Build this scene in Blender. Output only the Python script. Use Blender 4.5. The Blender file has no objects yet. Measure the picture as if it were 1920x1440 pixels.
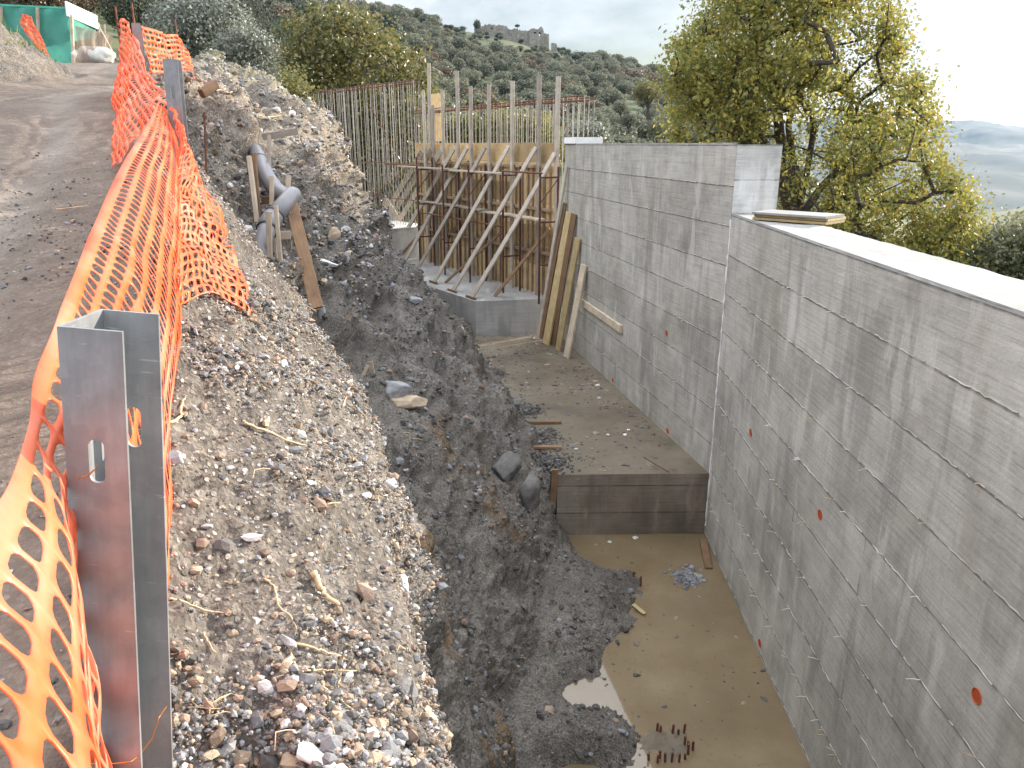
import bpy, bmesh, math, random
import numpy as np
from mathutils import Vector, Matrix, Quaternion
from mathutils.bvhtree import BVHTree

random.seed(7)
rng = np.random.default_rng(11)
S = bpy.context.scene
COL = S.collection
R = math.radians

# ------------------------------------------------------------------ camera
PITCH = R(17.3)
FPX = 1442.0                      # focal length in pixels of a 1920 px wide frame
cam_d = bpy.data.cameras.new('camera')
cam = bpy.data.objects.new('camera', cam_d)
COL.objects.link(cam)
cam_d.sensor_width = 36.0
cam_d.lens = 36.0 * FPX / 1920.0
cam_d.clip_start = 0.05
cam_d.clip_end = 20000
cam.location = (0, 0, 0)
cam.rotation_euler = (R(90) - PITCH, 0, 0)
S.camera = cam

# ------------------------------------------------------------------ light
SUN_AZ, SUN_EL = R(56), R(15)
sd = Vector((math.sin(SUN_AZ) * math.cos(SUN_EL), math.cos(SUN_AZ) * math.cos(SUN_EL), math.sin(SUN_EL)))
sl = bpy.data.lights.new('sun', 'SUN')
sl.energy = 3.5
sl.angle = R(0.6)
sl.color = (1.0, 0.90, 0.76)
so = bpy.data.objects.new('sun', sl)
so.rotation_euler = sd.to_track_quat('Z', 'Y').to_euler()
COL.objects.link(so)

W = bpy.data.worlds.new('World')
S.world = W
W.use_nodes = True
nt = W.node_tree
nt.nodes.clear()
wo = nt.nodes.new('ShaderNodeOutputWorld')
wb = nt.nodes.new('ShaderNodeBackground')
sky = nt.nodes.new('ShaderNodeTexSky')
sky.sky_type = 'NISHITA'
sky.sun_disc = False
sky.sun_elevation = SUN_EL
sky.sun_rotation = SUN_AZ
sky.air_density = 1.0
sky.dust_density = 1.6
sky.ozone_density = 1.0
tc = nt.nodes.new('ShaderNodeTexCoord')
mp = nt.nodes.new('ShaderNodeMapping')
mp.inputs['Scale'].default_value = (1.0, 1.0, 2.6)
nz = nt.nodes.new('ShaderNodeTexNoise')
nz.inputs['Scale'].default_value = 2.1
nz.inputs['Detail'].default_value = 7
nz.inputs['Roughness'].default_value = 0.55
cr = nt.nodes.new('ShaderNodeValToRGB')
cr.color_ramp.elements[0].position = 0.42
cr.color_ramp.elements[1].position = 0.56
mx = nt.nodes.new('ShaderNodeMix')
mx.data_type = 'RGBA'
mx.inputs['B'].default_value = (8.6, 8.9, 9.3, 1)      # sunlit thin cloud
cr.color_ramp.elements[0].color = (0.06, 0.06, 0.06, 1)
nt.links.new(tc.outputs['Generated'], mp.inputs['Vector'])
nt.links.new(mp.outputs['Vector'], nz.inputs['Vector'])
nt.links.new(nz.outputs['Fac'], cr.inputs['Fac'])
nt.links.new(cr.outputs['Color'], mx.inputs['Factor'])
nt.links.new(sky.outputs['Color'], mx.inputs['A'])
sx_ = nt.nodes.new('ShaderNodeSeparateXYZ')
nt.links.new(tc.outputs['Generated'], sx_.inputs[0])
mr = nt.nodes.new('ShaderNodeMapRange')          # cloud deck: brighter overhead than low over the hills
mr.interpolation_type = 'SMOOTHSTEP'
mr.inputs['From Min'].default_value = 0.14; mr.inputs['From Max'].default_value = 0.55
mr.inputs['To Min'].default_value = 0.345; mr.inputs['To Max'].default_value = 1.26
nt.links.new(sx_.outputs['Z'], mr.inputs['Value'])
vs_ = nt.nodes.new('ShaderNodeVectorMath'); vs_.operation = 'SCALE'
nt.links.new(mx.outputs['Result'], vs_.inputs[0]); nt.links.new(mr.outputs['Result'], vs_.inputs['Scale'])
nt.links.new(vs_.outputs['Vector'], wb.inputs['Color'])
wb.inputs['Strength'].default_value = 0.12
nt.links.new(wb.outputs['Background'], wo.inputs['Surface'])

S.view_settings.view_transform = 'Standard'
S.view_settings.look = 'None'
S.view_settings.exposure = 1.56
S.view_settings.gamma = 1.0

# ------------------------------------------------------------------ helpers
CP, SP = math.cos(PITCH), math.sin(PITCH)
def ray(px, py):
    """direction through a pixel of the 1920x1440 photograph, forward component 1"""
    xc, yc = (px - 960) / FPX, (720 - py) / FPX
    f = CP + yc * SP
    return Vector((xc / f, 1.0, (-SP + yc * CP) / f))
def at(px, py, Y):
    return ray(px, py) * Y
def on_z(px, py, z):
    d = ray(px, py)
    return d * (z / d.z)
def on_plane(px, py, p, n):
    d = ray(px, py)
    n = Vector(n)
    return d * (Vector(p).dot(n) / d.dot(n))

def tag(o, label=None, cat=None, group=None, kind=None):
    if label: o['label'] = label
    if cat: o['category'] = cat
    if group: o['group'] = group
    if kind: o['kind'] = kind
    return o
def empty(name, loc=(0, 0, 0)):
    o = bpy.data.objects.new(name, None)
    o.location = loc
    COL.objects.link(o)
    return o
def adopt(o, parent):
    if parent is not None:
        o.parent = parent
        o.matrix_parent_inverse = Matrix.Translation(-Vector(parent.location))
    return o

class MB:
    """collects shapes and links them as one mesh object"""
    def __init__(s):
        s.v, s.f, s.uv = [], [], []
    def add(s, vs, fs):
        b = len(s.v)
        s.v += [tuple(v) for v in vs]
        s.f += [tuple(i + b for i in f) for f in fs]
        return s
    def box(s, c, sz, rot=None):
        hx, hy, hz = sz[0] / 2, sz[1] / 2, sz[2] / 2
        vs = [Vector((x, y, z)) for x in (-hx, hx) for y in (-hy, hy) for z in (-hz, hz)]
        if rot is not None: vs = [rot @ v for v in vs]
        c = Vector(c)
        return s.add([v + c for v in vs], [(0, 1, 3, 2), (4, 6, 7, 5), (0, 4, 5, 1), (2, 3, 7, 6), (0, 2, 6, 4), (1, 5, 7, 3)])
    def beam(s, a, b, w, t, side=None, segs=1, warp=0.0):
        """a sawn timber from a to b: w across `side`, t across the third axis; ends chamfered a little"""
        a, b = Vector(a), Vector(b)
        d = (b - a)
        L = d.length
        d.normalize()
        sdv = Vector(side) if side is not None else (Vector((0, 0, 1)) if abs(d.z) < 0.9 else Vector((1, 0, 0)))
        sdv = (sdv - d * sdv.dot(d)).normalized()
        th = d.cross(sdv).normalized()
        ch = min(w, t) * 0.14
        ring = [(-w/2+ch, -t/2), (w/2-ch, -t/2), (w/2, -t/2+ch), (w/2, t/2-ch), (w/2-ch, t/2), (-w/2+ch, t/2), (-w/2, t/2-ch), (-w/2, -t/2+ch)]
        vs, fs = [], []
        n = max(1, segs)
        wx, wy = random.uniform(-1, 1) * warp, random.uniform(-1, 1) * warp
        for i in range(n + 1):
            k = i / n
            o = a + d * (L * k) + sdv * (wx * math.sin(math.pi * k)) + th * (wy * math.sin(math.pi * k))
            for (p, q) in ring: vs.append(o + sdv * p + th * q)
        for i in range(n):
            for j in range(8):
                k = (j + 1) % 8
                fs.append((i*8+j, i*8+k, (i+1)*8+k, (i+1)*8+j))
        fs.append(tuple(range(7, -1, -1)))
        fs.append(tuple(n*8 + j for j in range(8)))
        return s.add(vs, fs)
    def tube(s, pts, r, n=8, cap=True):
        pts = [Vector(p) for p in pts]
        rs = r if hasattr(r, '__len__') else [r] * len(pts)
        vs, fs = [], []
        up = None
        for i, p in enumerate(pts):
            t = (pts[min(i+1, len(pts)-1)] - pts[max(i-1, 0)]).normalized()
            if up is None:
                up = Vector((0, 0, 1)) if abs(t.z) < 0.9 else Vector((1, 0, 0))
            u = (up - t * up.dot(t))
            if u.length < 1e-5: u = t.orthogonal()
            u.normalize()
            up = u
            w = t.cross(u)
            for j in range(n):
                a = 2 * math.pi * j / n
                vs.append(p + (u * math.cos(a) + w * math.sin(a)) * rs[i])
        for i in range(len(pts) - 1):
            for j in range(n):
                k = (j + 1) % n
                fs.append((i*n+j, i*n+k, (i+1)*n+k, (i+1)*n+j))
        if cap:
            fs.append(tuple(range(n-1, -1, -1)))
            fs.append(tuple((len(pts)-1)*n + j for j in range(n)))
        return s.add(vs, fs)
    def build(s, name, mat, parent=None, smooth=False, origin=None):
        me = bpy.data.meshes.new(name)
        o0 = Vector(origin) if origin is not None else Vector((0, 0, 0))
        if origin is None and parent is None and s.v:
            a = np.array(s.v)
            o0 = Vector(((a[:,0].min()+a[:,0].max())/2, (a[:,1].min()+a[:,1].max())/2, a[:,2].min()))
        me.from_pydata([tuple(Vector(v) - o0) for v in s.v], [], s.f)
        for m in (mat if isinstance(mat, (list, tuple)) else [mat]): me.materials.append(m)
        if smooth: me.polygons.foreach_set('use_smooth', [True] * len(me.polygons))
        bm = bmesh.new(); bm.from_mesh(me); bmesh.ops.recalc_face_normals(bm, faces=bm.faces); bm.to_mesh(me); bm.free()
        o = bpy.data.objects.new(name, me)
        o.location = o0
        COL.objects.link(o)
        return adopt(o, parent)

def np_mesh(name, V, F, mats, smooth=True, mat_idx=None, parent=None):
    """fast mesh from numpy arrays; F is (n,3) or (n,4)"""
    me = bpy.data.meshes.new(name)
    V = np.asarray(V, np.float32); F = np.asarray(F, np.int32)
    k = F.shape[1]
    me.vertices.add(len(V)); me.vertices.foreach_set('co', V.ravel())
    me.loops.add(F.size); me.loops.foreach_set('vertex_index', F.ravel())
    me.polygons.add(len(F)); me.polygons.foreach_set('loop_start', np.arange(0, F.size, k, dtype=np.int32))
    me.polygons.foreach_set('loop_total', np.full(len(F), k, np.int32))
    for m in mats: me.materials.append(m)
    if mat_idx is not None: me.polygons.foreach_set('material_index', np.asarray(mat_idx, np.int32))
    me.polygons.foreach_set('use_smooth', np.full(len(F), smooth, bool))
    me.update(calc_edges=True)
    me.validate()
    o = bpy.data.objects.new(name, me)
    COL.objects.link(o)
    return adopt(o, parent)

# numpy value noise
_perm = rng.integers(0, 1 << 30, 4096)
def _h(ix, iy, iz):
    a = (ix * 73856093) ^ (iy * 19349663) ^ (iz * 83492791)
    return (_perm[a & 4095] / float(1 << 30))
def vnoise(P):
    P = np.asarray(P, float)
    i = np.floor(P).astype(np.int64); f = P - i
    u = f * f * f * (f * (f * 6 - 15) + 10)
    r = 0
    for dx in (0, 1):
        for dy in (0, 1):
            for dz in (0, 1):
                w = (u[:,0] if dx else 1-u[:,0]) * (u[:,1] if dy else 1-u[:,1]) * (u[:,2] if dz else 1-u[:,2])
                r = r + w * _h(i[:,0]+dx, i[:,1]+dy, i[:,2]+dz)
    return r * 2 - 1
def fbm(P, freq, octs=4, gain=0.5, ridged=False):
    r, a = 0, 1.0
    P = np.asarray(P, float) * freq
    for k in range(octs):
        n = vnoise(P + 17.3 * k)
        if ridged: n = 1 - 2 * np.abs(n)
        r = r + a * n; a *= gain; P = P * 2.03
    return r

# ------------------------------------------------------------------ materials
def mat(name):
    m = bpy.data.materials.new(name)
    m.use_nodes = True
    t = m.node_tree
    b = t.nodes['Principled BSDF']
    return m, t, b
def N(t, kind, **kw):
    n = t.nodes.new(kind)
    for k, v in kw.items():
        if k in n.inputs: n.inputs[k].default_value = v
        else: setattr(n, k, v)
    return n
def L(t, a, b): t.links.new(a, b)
def ramp(t, fac, stops, interp='LINEAR'):
    n = t.nodes.new('ShaderNodeValToRGB')
    n.color_ramp.interpolation = interp
    e = n.color_ramp.elements
    while len(e) < len(stops): e.new(0.5)
    for x, (p, c) in zip(e, stops):
        x.position = p
        x.color = (c[0], c[1], c[2], 1) if hasattr(c, '__len__') else (c, c, c, 1)
    L(t, fac, n.inputs['Fac'])
    return n.outputs['Color']
def noise(t, vec, scale, detail=4, rough=0.55, stretch=None):
    n = N(t, 'ShaderNodeTexNoise', Scale=scale, Detail=detail, Roughness=rough)
    if stretch is not None:
        m = N(t, 'ShaderNodeMapping')
        m.inputs['Scale'].default_value = stretch
        L(t, vec, m.inputs['Vector']); vec = m.outputs['Vector']
    if vec is not None: L(t, vec, n.inputs['Vector'])
    return n.outputs['Fac']
def mix(t, fac, a, b, mode='MIX'):
    n = t.nodes.new('ShaderNodeMix')
    n.data_type = 'RGBA'; n.blend_type = mode
    for k, v in (('Factor', fac), ('A', a), ('B', b)):
        if hasattr(v, 'is_linked') or hasattr(v, 'links'): L(t, v, n.inputs[k])
        elif k == 'Factor': n.inputs[k].default_value = v
        else: n.inputs[k].default_value = (v[0], v[1], v[2], 1)
    return n.outputs['Result']
def math_(t, op, a, b=None):
    n = t.nodes.new('ShaderNodeMath'); n.operation = op
    for i, v in enumerate((a, b)):
        if v is None: continue
        if hasattr(v, 'links'): L(t, v, n.inputs[i])
        else: n.inputs[i].default_value = v
    return n.outputs[0]
def bump(t, b, h, strength=0.5, dist=0.01):
    n = N(t, 'ShaderNodeBump', Strength=strength, Distance=dist)
    L(t, h, n.inputs['Height']); L(t, n.outputs['Normal'], b.inputs['Normal'])
def objco(t): return N(t, 'ShaderNodeTexCoord').outputs['Object']
def geopos(t): return N(t, 'ShaderNodeNewGeometry').outputs['Position']
def attr(t, name):
    return N(t, 'ShaderNodeAttribute', attribute_name=name).outputs['Fac']

def N_sep(t, col):
    s = N(t, 'ShaderNodeSeparateColor'); L(t, col, s.inputs[0])
    return s.outputs[0]

def simple(name, col, rough=0.7, metal=0.0, var=0.25, scale=8, bumpy=0.0, obj_var=0.0):
    m, t, b = mat(name)
    co = objco(t)
    n = noise(t, co, scale, 5)
    lo = tuple(c * (1 - var) for c in col); hi = tuple(min(1, c * (1 + var)) for c in col)
    c = ramp(t, n, [(0.3, lo), (0.7, hi)])
    if obj_var:
        oi = N(t, 'ShaderNodeObjectInfo').outputs['Random']
        c = mix(t, 1.0, c, ramp(t, oi, [(0, 1 - obj_var), (1, 1 + obj_var)]), 'MULTIPLY')
    L(t, c, b.inputs['Base Color'])
    b.inputs['Roughness'].default_value = rough
    b.inputs['Metallic'].default_value = metal
    if bumpy: bump(t, b, noise(t, co, scale * 6, 5), bumpy, 0.01)
    return m

def wood(name, a, b_, grain=(2, 2, 2), obj_var=0.3, rough=0.75):
    """weathered sawn timber; grain runs along whichever axis is long because noise is stretched on generated coordinates"""
    m, t, b = mat(name)
    g = N(t, 'ShaderNodeTexCoord').outputs['UV']
    co = objco(t)
    n1 = noise(t, co, 5, 6, 0.6)
    n2 = noise(t, g, 1.0, 6, 0.6, stretch=(3.0, 60.0, 1.0))
    c = ramp(t, math_(t, 'ADD', math_(t, 'MULTIPLY', n1, 0.5), math_(t, 'MULTIPLY', n2, 0.5)), [(0.32, a), (0.68, b_)])
    st = noise(t, co, 2.2, 5, 0.65)
    c = mix(t, ramp(t, st, [(0.55, 0.0), (0.72, 0.6)]), c, tuple(x * 0.45 for x in a))
    oi = N(t, 'ShaderNodeObjectInfo').outputs['Random']
    c = mix(t, 1.0, c, ramp(t, oi, [(0, (1 - obj_var, 1 - obj_var * 1.05, 1 - obj_var * 1.1)), (1, 1 + obj_var * 0.6)]), 'MULTIPLY')
    L(t, c, b.inputs['Base Color'])
    b.inputs['Roughness'].default_value = rough
    bump(t, b, n2, 0.35, 0.004)
    return m
M = {}
M['wood_grey'] = wood('weathered grey timber', (0.27, 0.23, 0.185), (0.54, 0.48, 0.405))
M['wood_pale'] = wood('pale sawn timber', (0.34, 0.27, 0.19), (0.62, 0.52, 0.40))
M['wood_brown'] = wood('brown wet timber', (0.13, 0.07, 0.035), (0.28, 0.17, 0.09))
M['wood_yellow'] = wood('yellow shuttering board', (0.28, 0.205, 0.09), (0.54, 0.42, 0.22), obj_var=0.22)
M['panel'] = wood('yellow shuttering panel', (0.40, 0.25, 0.10), (0.70, 0.54, 0.30), obj_var=0.40)
M['batten'] = wood('grey brown batten', (0.20, 0.135, 0.085), (0.40, 0.30, 0.20))
M['rust'] = simple('rusty steel', (0.16, 0.065, 0.035), 0.8, 0.3, 0.45, 20, 0.3)
M['rust_dark'] = simple('maroon painted scaffold tube', (0.10, 0.035, 0.03), 0.65, 0.2, 0.4, 12, 0.2)
M['rebar'] = simple('reinforcing bar', (0.20, 0.19, 0.185), 0.6, 0.4, 0.3, 6, 0.0, 0.4)
M['wire'] = simple('copper coloured tie wire', (0.42, 0.17, 0.05), 0.45, 0.7, 0.2)
M['white'] = simple('white foam', (0.82, 0.82, 0.80), 0.8, 0, 0.05)
M['litter'] = simple('pale litter', (0.62, 0.60, 0.54), 0.7, 0, 0.15)
M['pvc'] = simple('grey plastic pipe', (0.21, 0.205, 0.215), 0.42, 0, 0.12, 4)
M['pvc_dark'] = simple('black rubber gasket', (0.02, 0.02, 0.022), 0.5)
M['weep'] = simple('orange plastic drain pipe', (0.52, 0.10, 0.025), 0.5, 0, 0.15)
M['weep_dark'] = simple('shadowed drain pipe bore', (0.36, 0.065, 0.018), 0.8)
M['root'] = simple('dry root', (0.55, 0.40, 0.24), 0.8, 0, 0.3, 30, 0.3)

def galv():
    m, t, b = mat('galvanised steel')
    co = objco(t)
    v = N(t, 'ShaderNodeTexVoronoi', Scale=45.0); L(t, co, v.inputs['Vector'])
    n = noise(t, co, 7, 6, 0.6)
    st = noise(t, co, 3.0, 6, 0.65, stretch=(9, 9, 1.2))
    f = math_(t, 'ADD', math_(t, 'MULTIPLY', n, 0.6), math_(t, 'MULTIPLY', st, 0.4))
    c = ramp(t, f, [(0.30, (0.17, 0.18, 0.185)), (0.5, (0.26, 0.27, 0.28)), (0.70, (0.38, 0.395, 0.41))])
    c = mix(t, 0.10, c, ramp(t, N_sep(t, v.outputs['Color']), [(0, 0.25), (1, 0.75)]), 'OVERLAY')
    scr = noise(t, co, 16, 3, 0.5, stretch=(1.2, 1.2, 14))
    c = mix(t, ramp(t, scr, [(0.68, 0.0), (0.74, 0.45)]), c, (0.62, 0.64, 0.66))
    L(t, c, b.inputs['Base Color'])
    b.inputs['Metallic'].default_value = 0.42
    L(t, ramp(t, n, [(0.3, 0.36), (0.7, 0.58)]), b.inputs['Roughness'])
    bump(t, b, noise(t, co, 60, 3), 0.05, 0.002)
    return m
M['galv'] = galv()

def net_mat():
    m, t, b = mat('orange plastic netting')
    co = geopos(t)
    n = noise(t, co, 6, 4)
    c = ramp(t, n, [(0.3, (0.90, 0.15, 0.035)), (0.7, (0.97, 0.26, 0.09))])
    dust_glare = noise(t, co, 2.2, 5, 0.6)
    c = mix(t, ramp(t, dust_glare, [(0.5, 0.0), (0.70, 0.6)]), c, (0.96, 0.55, 0.39))  # pale patches: dust plus the net's overexposed glare put into the colour
    L(t, c, b.inputs['Base Color'])
    b.inputs['Roughness'].default_value = 0.38
    tr = N(t, 'ShaderNodeBsdfTranslucent'); L(t, c, tr.inputs['Color'])
    ms = N(t, 'ShaderNodeMixShader', Fac=0.42)
    L(t, b.outputs[0], ms.inputs[1]); L(t, tr.outputs[0], ms.inputs[2])
    L(t, ms.outputs[0], t.nodes['Material Output'].inputs['Surface'])
    return m
M['net'] = net_mat()

def sheer(name, col, alpha):
    m, t, b = mat(name)
    co = geopos(t)
    n = noise(t, co, 1.2, 5)
    c = ramp(t, n, [(0.3, tuple(x * 0.7 for x in col)), (0.7, tuple(min(1, x * 1.25) for x in col))])
    L(t, c, b.inputs['Base Color']); b.inputs['Roughness'].default_value = 0.6
    tr = N(t, 'ShaderNodeBsdfTranslucent'); L(t, c, tr.inputs['Color'])
    ms = N(t, 'ShaderNodeMixShader', Fac=0.35)
    L(t, b.outputs[0], ms.inputs[1]); L(t, tr.outputs[0], ms.inputs[2])
    tp = N(t, 'ShaderNodeBsdfTransparent')
    m2 = N(t, 'ShaderNodeMixShader', Fac=alpha)
    L(t, tp.outputs[0], m2.inputs[1]); L(t, ms.outputs[0], m2.inputs[2])
    L(t, m2.outputs[0], t.nodes['Material Output'].inputs['Surface'])
    return m
M['green_net'] = sheer('green shade cloth', (0.085, 0.36, 0.29), 0.97)
M['brown_net'] = sheer('brown shade cloth', (0.40, 0.29, 0.23), 0.72)

def concrete(name, lo, mid, hi, pw=1.5, ph=0.5, brown=0.36, stain=0.46, panels=True, warm=(0.20, 0.155, 0.10)):
    """board-marked concrete: UV is metres along the face and metres up"""
    m, t, b = mat(name)
    uv = N(t, 'ShaderNodeTexCoord').outputs['UV']
    co = geopos(t)
    big = noise(t, uv, 0.9, 6, 0.6)
    c = ramp(t, big, [(0.28, lo), (0.5, mid), (0.74, hi)])
    h_extra = None
    if panels:
        br = N(t, 'ShaderNodeTexBrick', Scale=1.0)
        br.offset = 0.0
        br.inputs['Brick Width'].default_value = pw
        br.inputs['Row Height'].default_value = ph
        br.inputs['Mortar Size'].default_value = 0.0015
        br.inputs['Mortar Smooth'].default_value = 0.3
        br.inputs['Bias'].default_value = 0.0
        br.inputs['Color1'].default_value = (0.88, 0.865, 0.84, 1)
        br.inputs['Color2'].default_value = (1.10, 1.095, 1.08, 1)
        br.inputs['Mortar'].default_value = (0.70, 0.68, 0.65, 1)
        dv = noise(t, uv, 6, 3)
        wv = N(t, 'ShaderNodeVectorMath', operation='ADD'); L(t, uv, wv.inputs[0])
        sc = N(t, 'ShaderNodeVectorMath', operation='SCALE'); L(t, N(t, 'ShaderNodeTexNoise', Scale=5.0).outputs['Color'], sc.inputs[0]); sc.inputs['Scale'].default_value = 0.02
        L(t, sc.outputs[0], wv.inputs[1]); L(t, wv.outputs[0], br.inputs['Vector'])
        c = mix(t, 1.0, c, br.outputs['Color'], 'MULTIPLY')
        vv = N(t, 'ShaderNodeSeparateXYZ'); L(t, wv.outputs[0], vv.inputs[0])
        def lines_(pitch, half, depth):       # level joints between boards
            fr = math_(t, 'FRACT', math_(t, 'DIVIDE', vv.outputs['Y'], pitch))
            dd = math_(t, 'MULTIPLY', math_(t, 'MINIMUM', fr, math_(t, 'SUBTRACT', 1.0, fr)), pitch)
            return ramp(t, dd, [(half * .4, 1 - depth), (half, 1.0)])
        c = mix(t, ramp(t, dv, [(0.35, 0.55), (0.6, 1.0)]), c, mix(t, 1.0, c, lines_(ph, 0.014, 0.55), 'MULTIPLY'))
        c = mix(t, ramp(t, dv, [(0.42, 0.0), (0.62, 0.9)]), c, mix(t, 1.0, c, lines_(ph / 4, 0.006, 0.30), 'MULTIPLY'))
        mot = noise(t, uv, 3.2, 6, 0.68)
        c = mix(t, 0.8, c, ramp(t, mot, [(0.30, 0.74), (0.5, 1.0), (0.72, 1.16)]), 'MULTIPLY')
    grain = noise(t, uv, 1.0, 6, 0.65, stretch=(1.6, 34, 1))
    c = mix(t, 0.55, c, ramp(t, grain, [(0.25, 0.62), (0.55, 1.0), (0.8, 1.22)]), 'MULTIPLY')
    streak = noise(t, uv, 1.0, 5, 0.6, stretch=(3.6, 0.5, 1))
    gate = noise(t, uv, 0.55, 3, 0.5)
    c = mix(t, math_(t, 'MULTIPLY', ramp(t, streak, [(0.50, 0.0), (0.62, stain)]), ramp(t, gate, [(0.38, 0.0), (0.52, 1.0)])), c, tuple(x * 0.45 for x in mid))
    streak2 = noise(t, uv, 1.0, 5, 0.55, stretch=(4.2, 0.9, 1.0))
    gate2 = noise(t, uv, 0.8, 3, 0.5, stretch=(1, 1, 3))
    c = mix(t, math_(t, 'MULTIPLY', ramp(t, streak2, [(0.55, 0.0), (0.62, 0.40)]), ramp(t, gate2, [(0.46, 0.0), (0.54, 1.0)])), c, tuple(min(1, x * 1.22) for x in hi))
    bs = noise(t, uv, 1.0, 5, 0.6, stretch=(2.6, 0.6, 1))
    c = mix(t, ramp(t, bs, [(0.54, 0.0), (0.72, brown)]), c, warm)
    pits = N(t, 'ShaderNodeTexVoronoi', Scale=26.0); L(t, co, pits.inputs['Vector'])
    c = mix(t, ramp(t, pits.outputs['Distance'], [(0.05, 0.5), (0.11, 0.0)]), c, tuple(x * 0.4 for x in mid))
    L(t, c, b.inputs['Base Color'])
    b.inputs['Roughness'].default_value = 0.88
    h = math_(t, 'ADD', math_(t, 'MULTIPLY', grain, 0.7), math_(t, 'MULTIPLY', noise(t, co, 40, 5), 0.5))
    bump(t, b, h, 0.55, 0.012)
    return m
M['conc'] = concrete('board marked grey concrete', (0.28, 0.265, 0.235), (0.405, 0.388, 0.35), (0.50, 0.48, 0.44))
M['conc_top'] = concrete('pale trowelled concrete', (0.20, 0.195, 0.185), (0.29, 0.285, 0.27), (0.36, 0.355, 0.34), panels=False, stain=0.25, brown=0.05)
M['conc_pale'] = concrete('pale and skylit board marked concrete', (0.46, 0.45, 0.43), (0.56, 0.555, 0.54), (0.66, 0.655, 0.64), pw=3, ph=0.42, stain=0.2, brown=0.03)  # also carries the skylight painted onto the high wall's end face
M['conc_wet'] = concrete('muddy footing side', (0.15, 0.12, 0.09), (0.225, 0.19, 0.15), (0.30, 0.265, 0.215), pw=1.6, ph=0.42, brown=0.6, warm=(0.13, 0.08, 0.04))
def mudslab():
    m, t, b = mat('footing top filmed with mud')
    co = geopos(t)
    n = noise(t, co, 0.9, 7, 0.62)
    c = ramp(t, n, [(0.30, (0.085, 0.066, 0.044)), (0.5, (0.145, 0.115, 0.076)), (0.72, (0.205, 0.172, 0.125))])
    n2 = noise(t, co, 5, 6, 0.65)
    c = mix(t, ramp(t, n2, [(0.56, 0.0), (0.68, 0.65)]), c, (0.065, 0.055, 0.043))
    n3 = noise(t, co, 2.2, 6, 0.7)
    c = mix(t, ramp(t, n3, [(0.60, 0.0), (0.72, 0.6)]), c, (0.28, 0.255, 0.215))
    L(t, c, b.inputs['Base Color'])
    L(t, ramp(t, n, [(0.3, 0.42), (0.6, 0.8)]), b.inputs['Roughness'])
    bump(t, b, math_(t, 'ADD', n2, noise(t, co, 30, 4)), 0.5, 0.02)
    return m
M['mudslab'] = mudslab()
M['conc_slab'] = concrete('grey footing concrete', (0.26, 0.25, 0.24), (0.36, 0.35, 0.335), (0.46, 0.45, 0.43), panels=False, brown=0.15)

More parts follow.
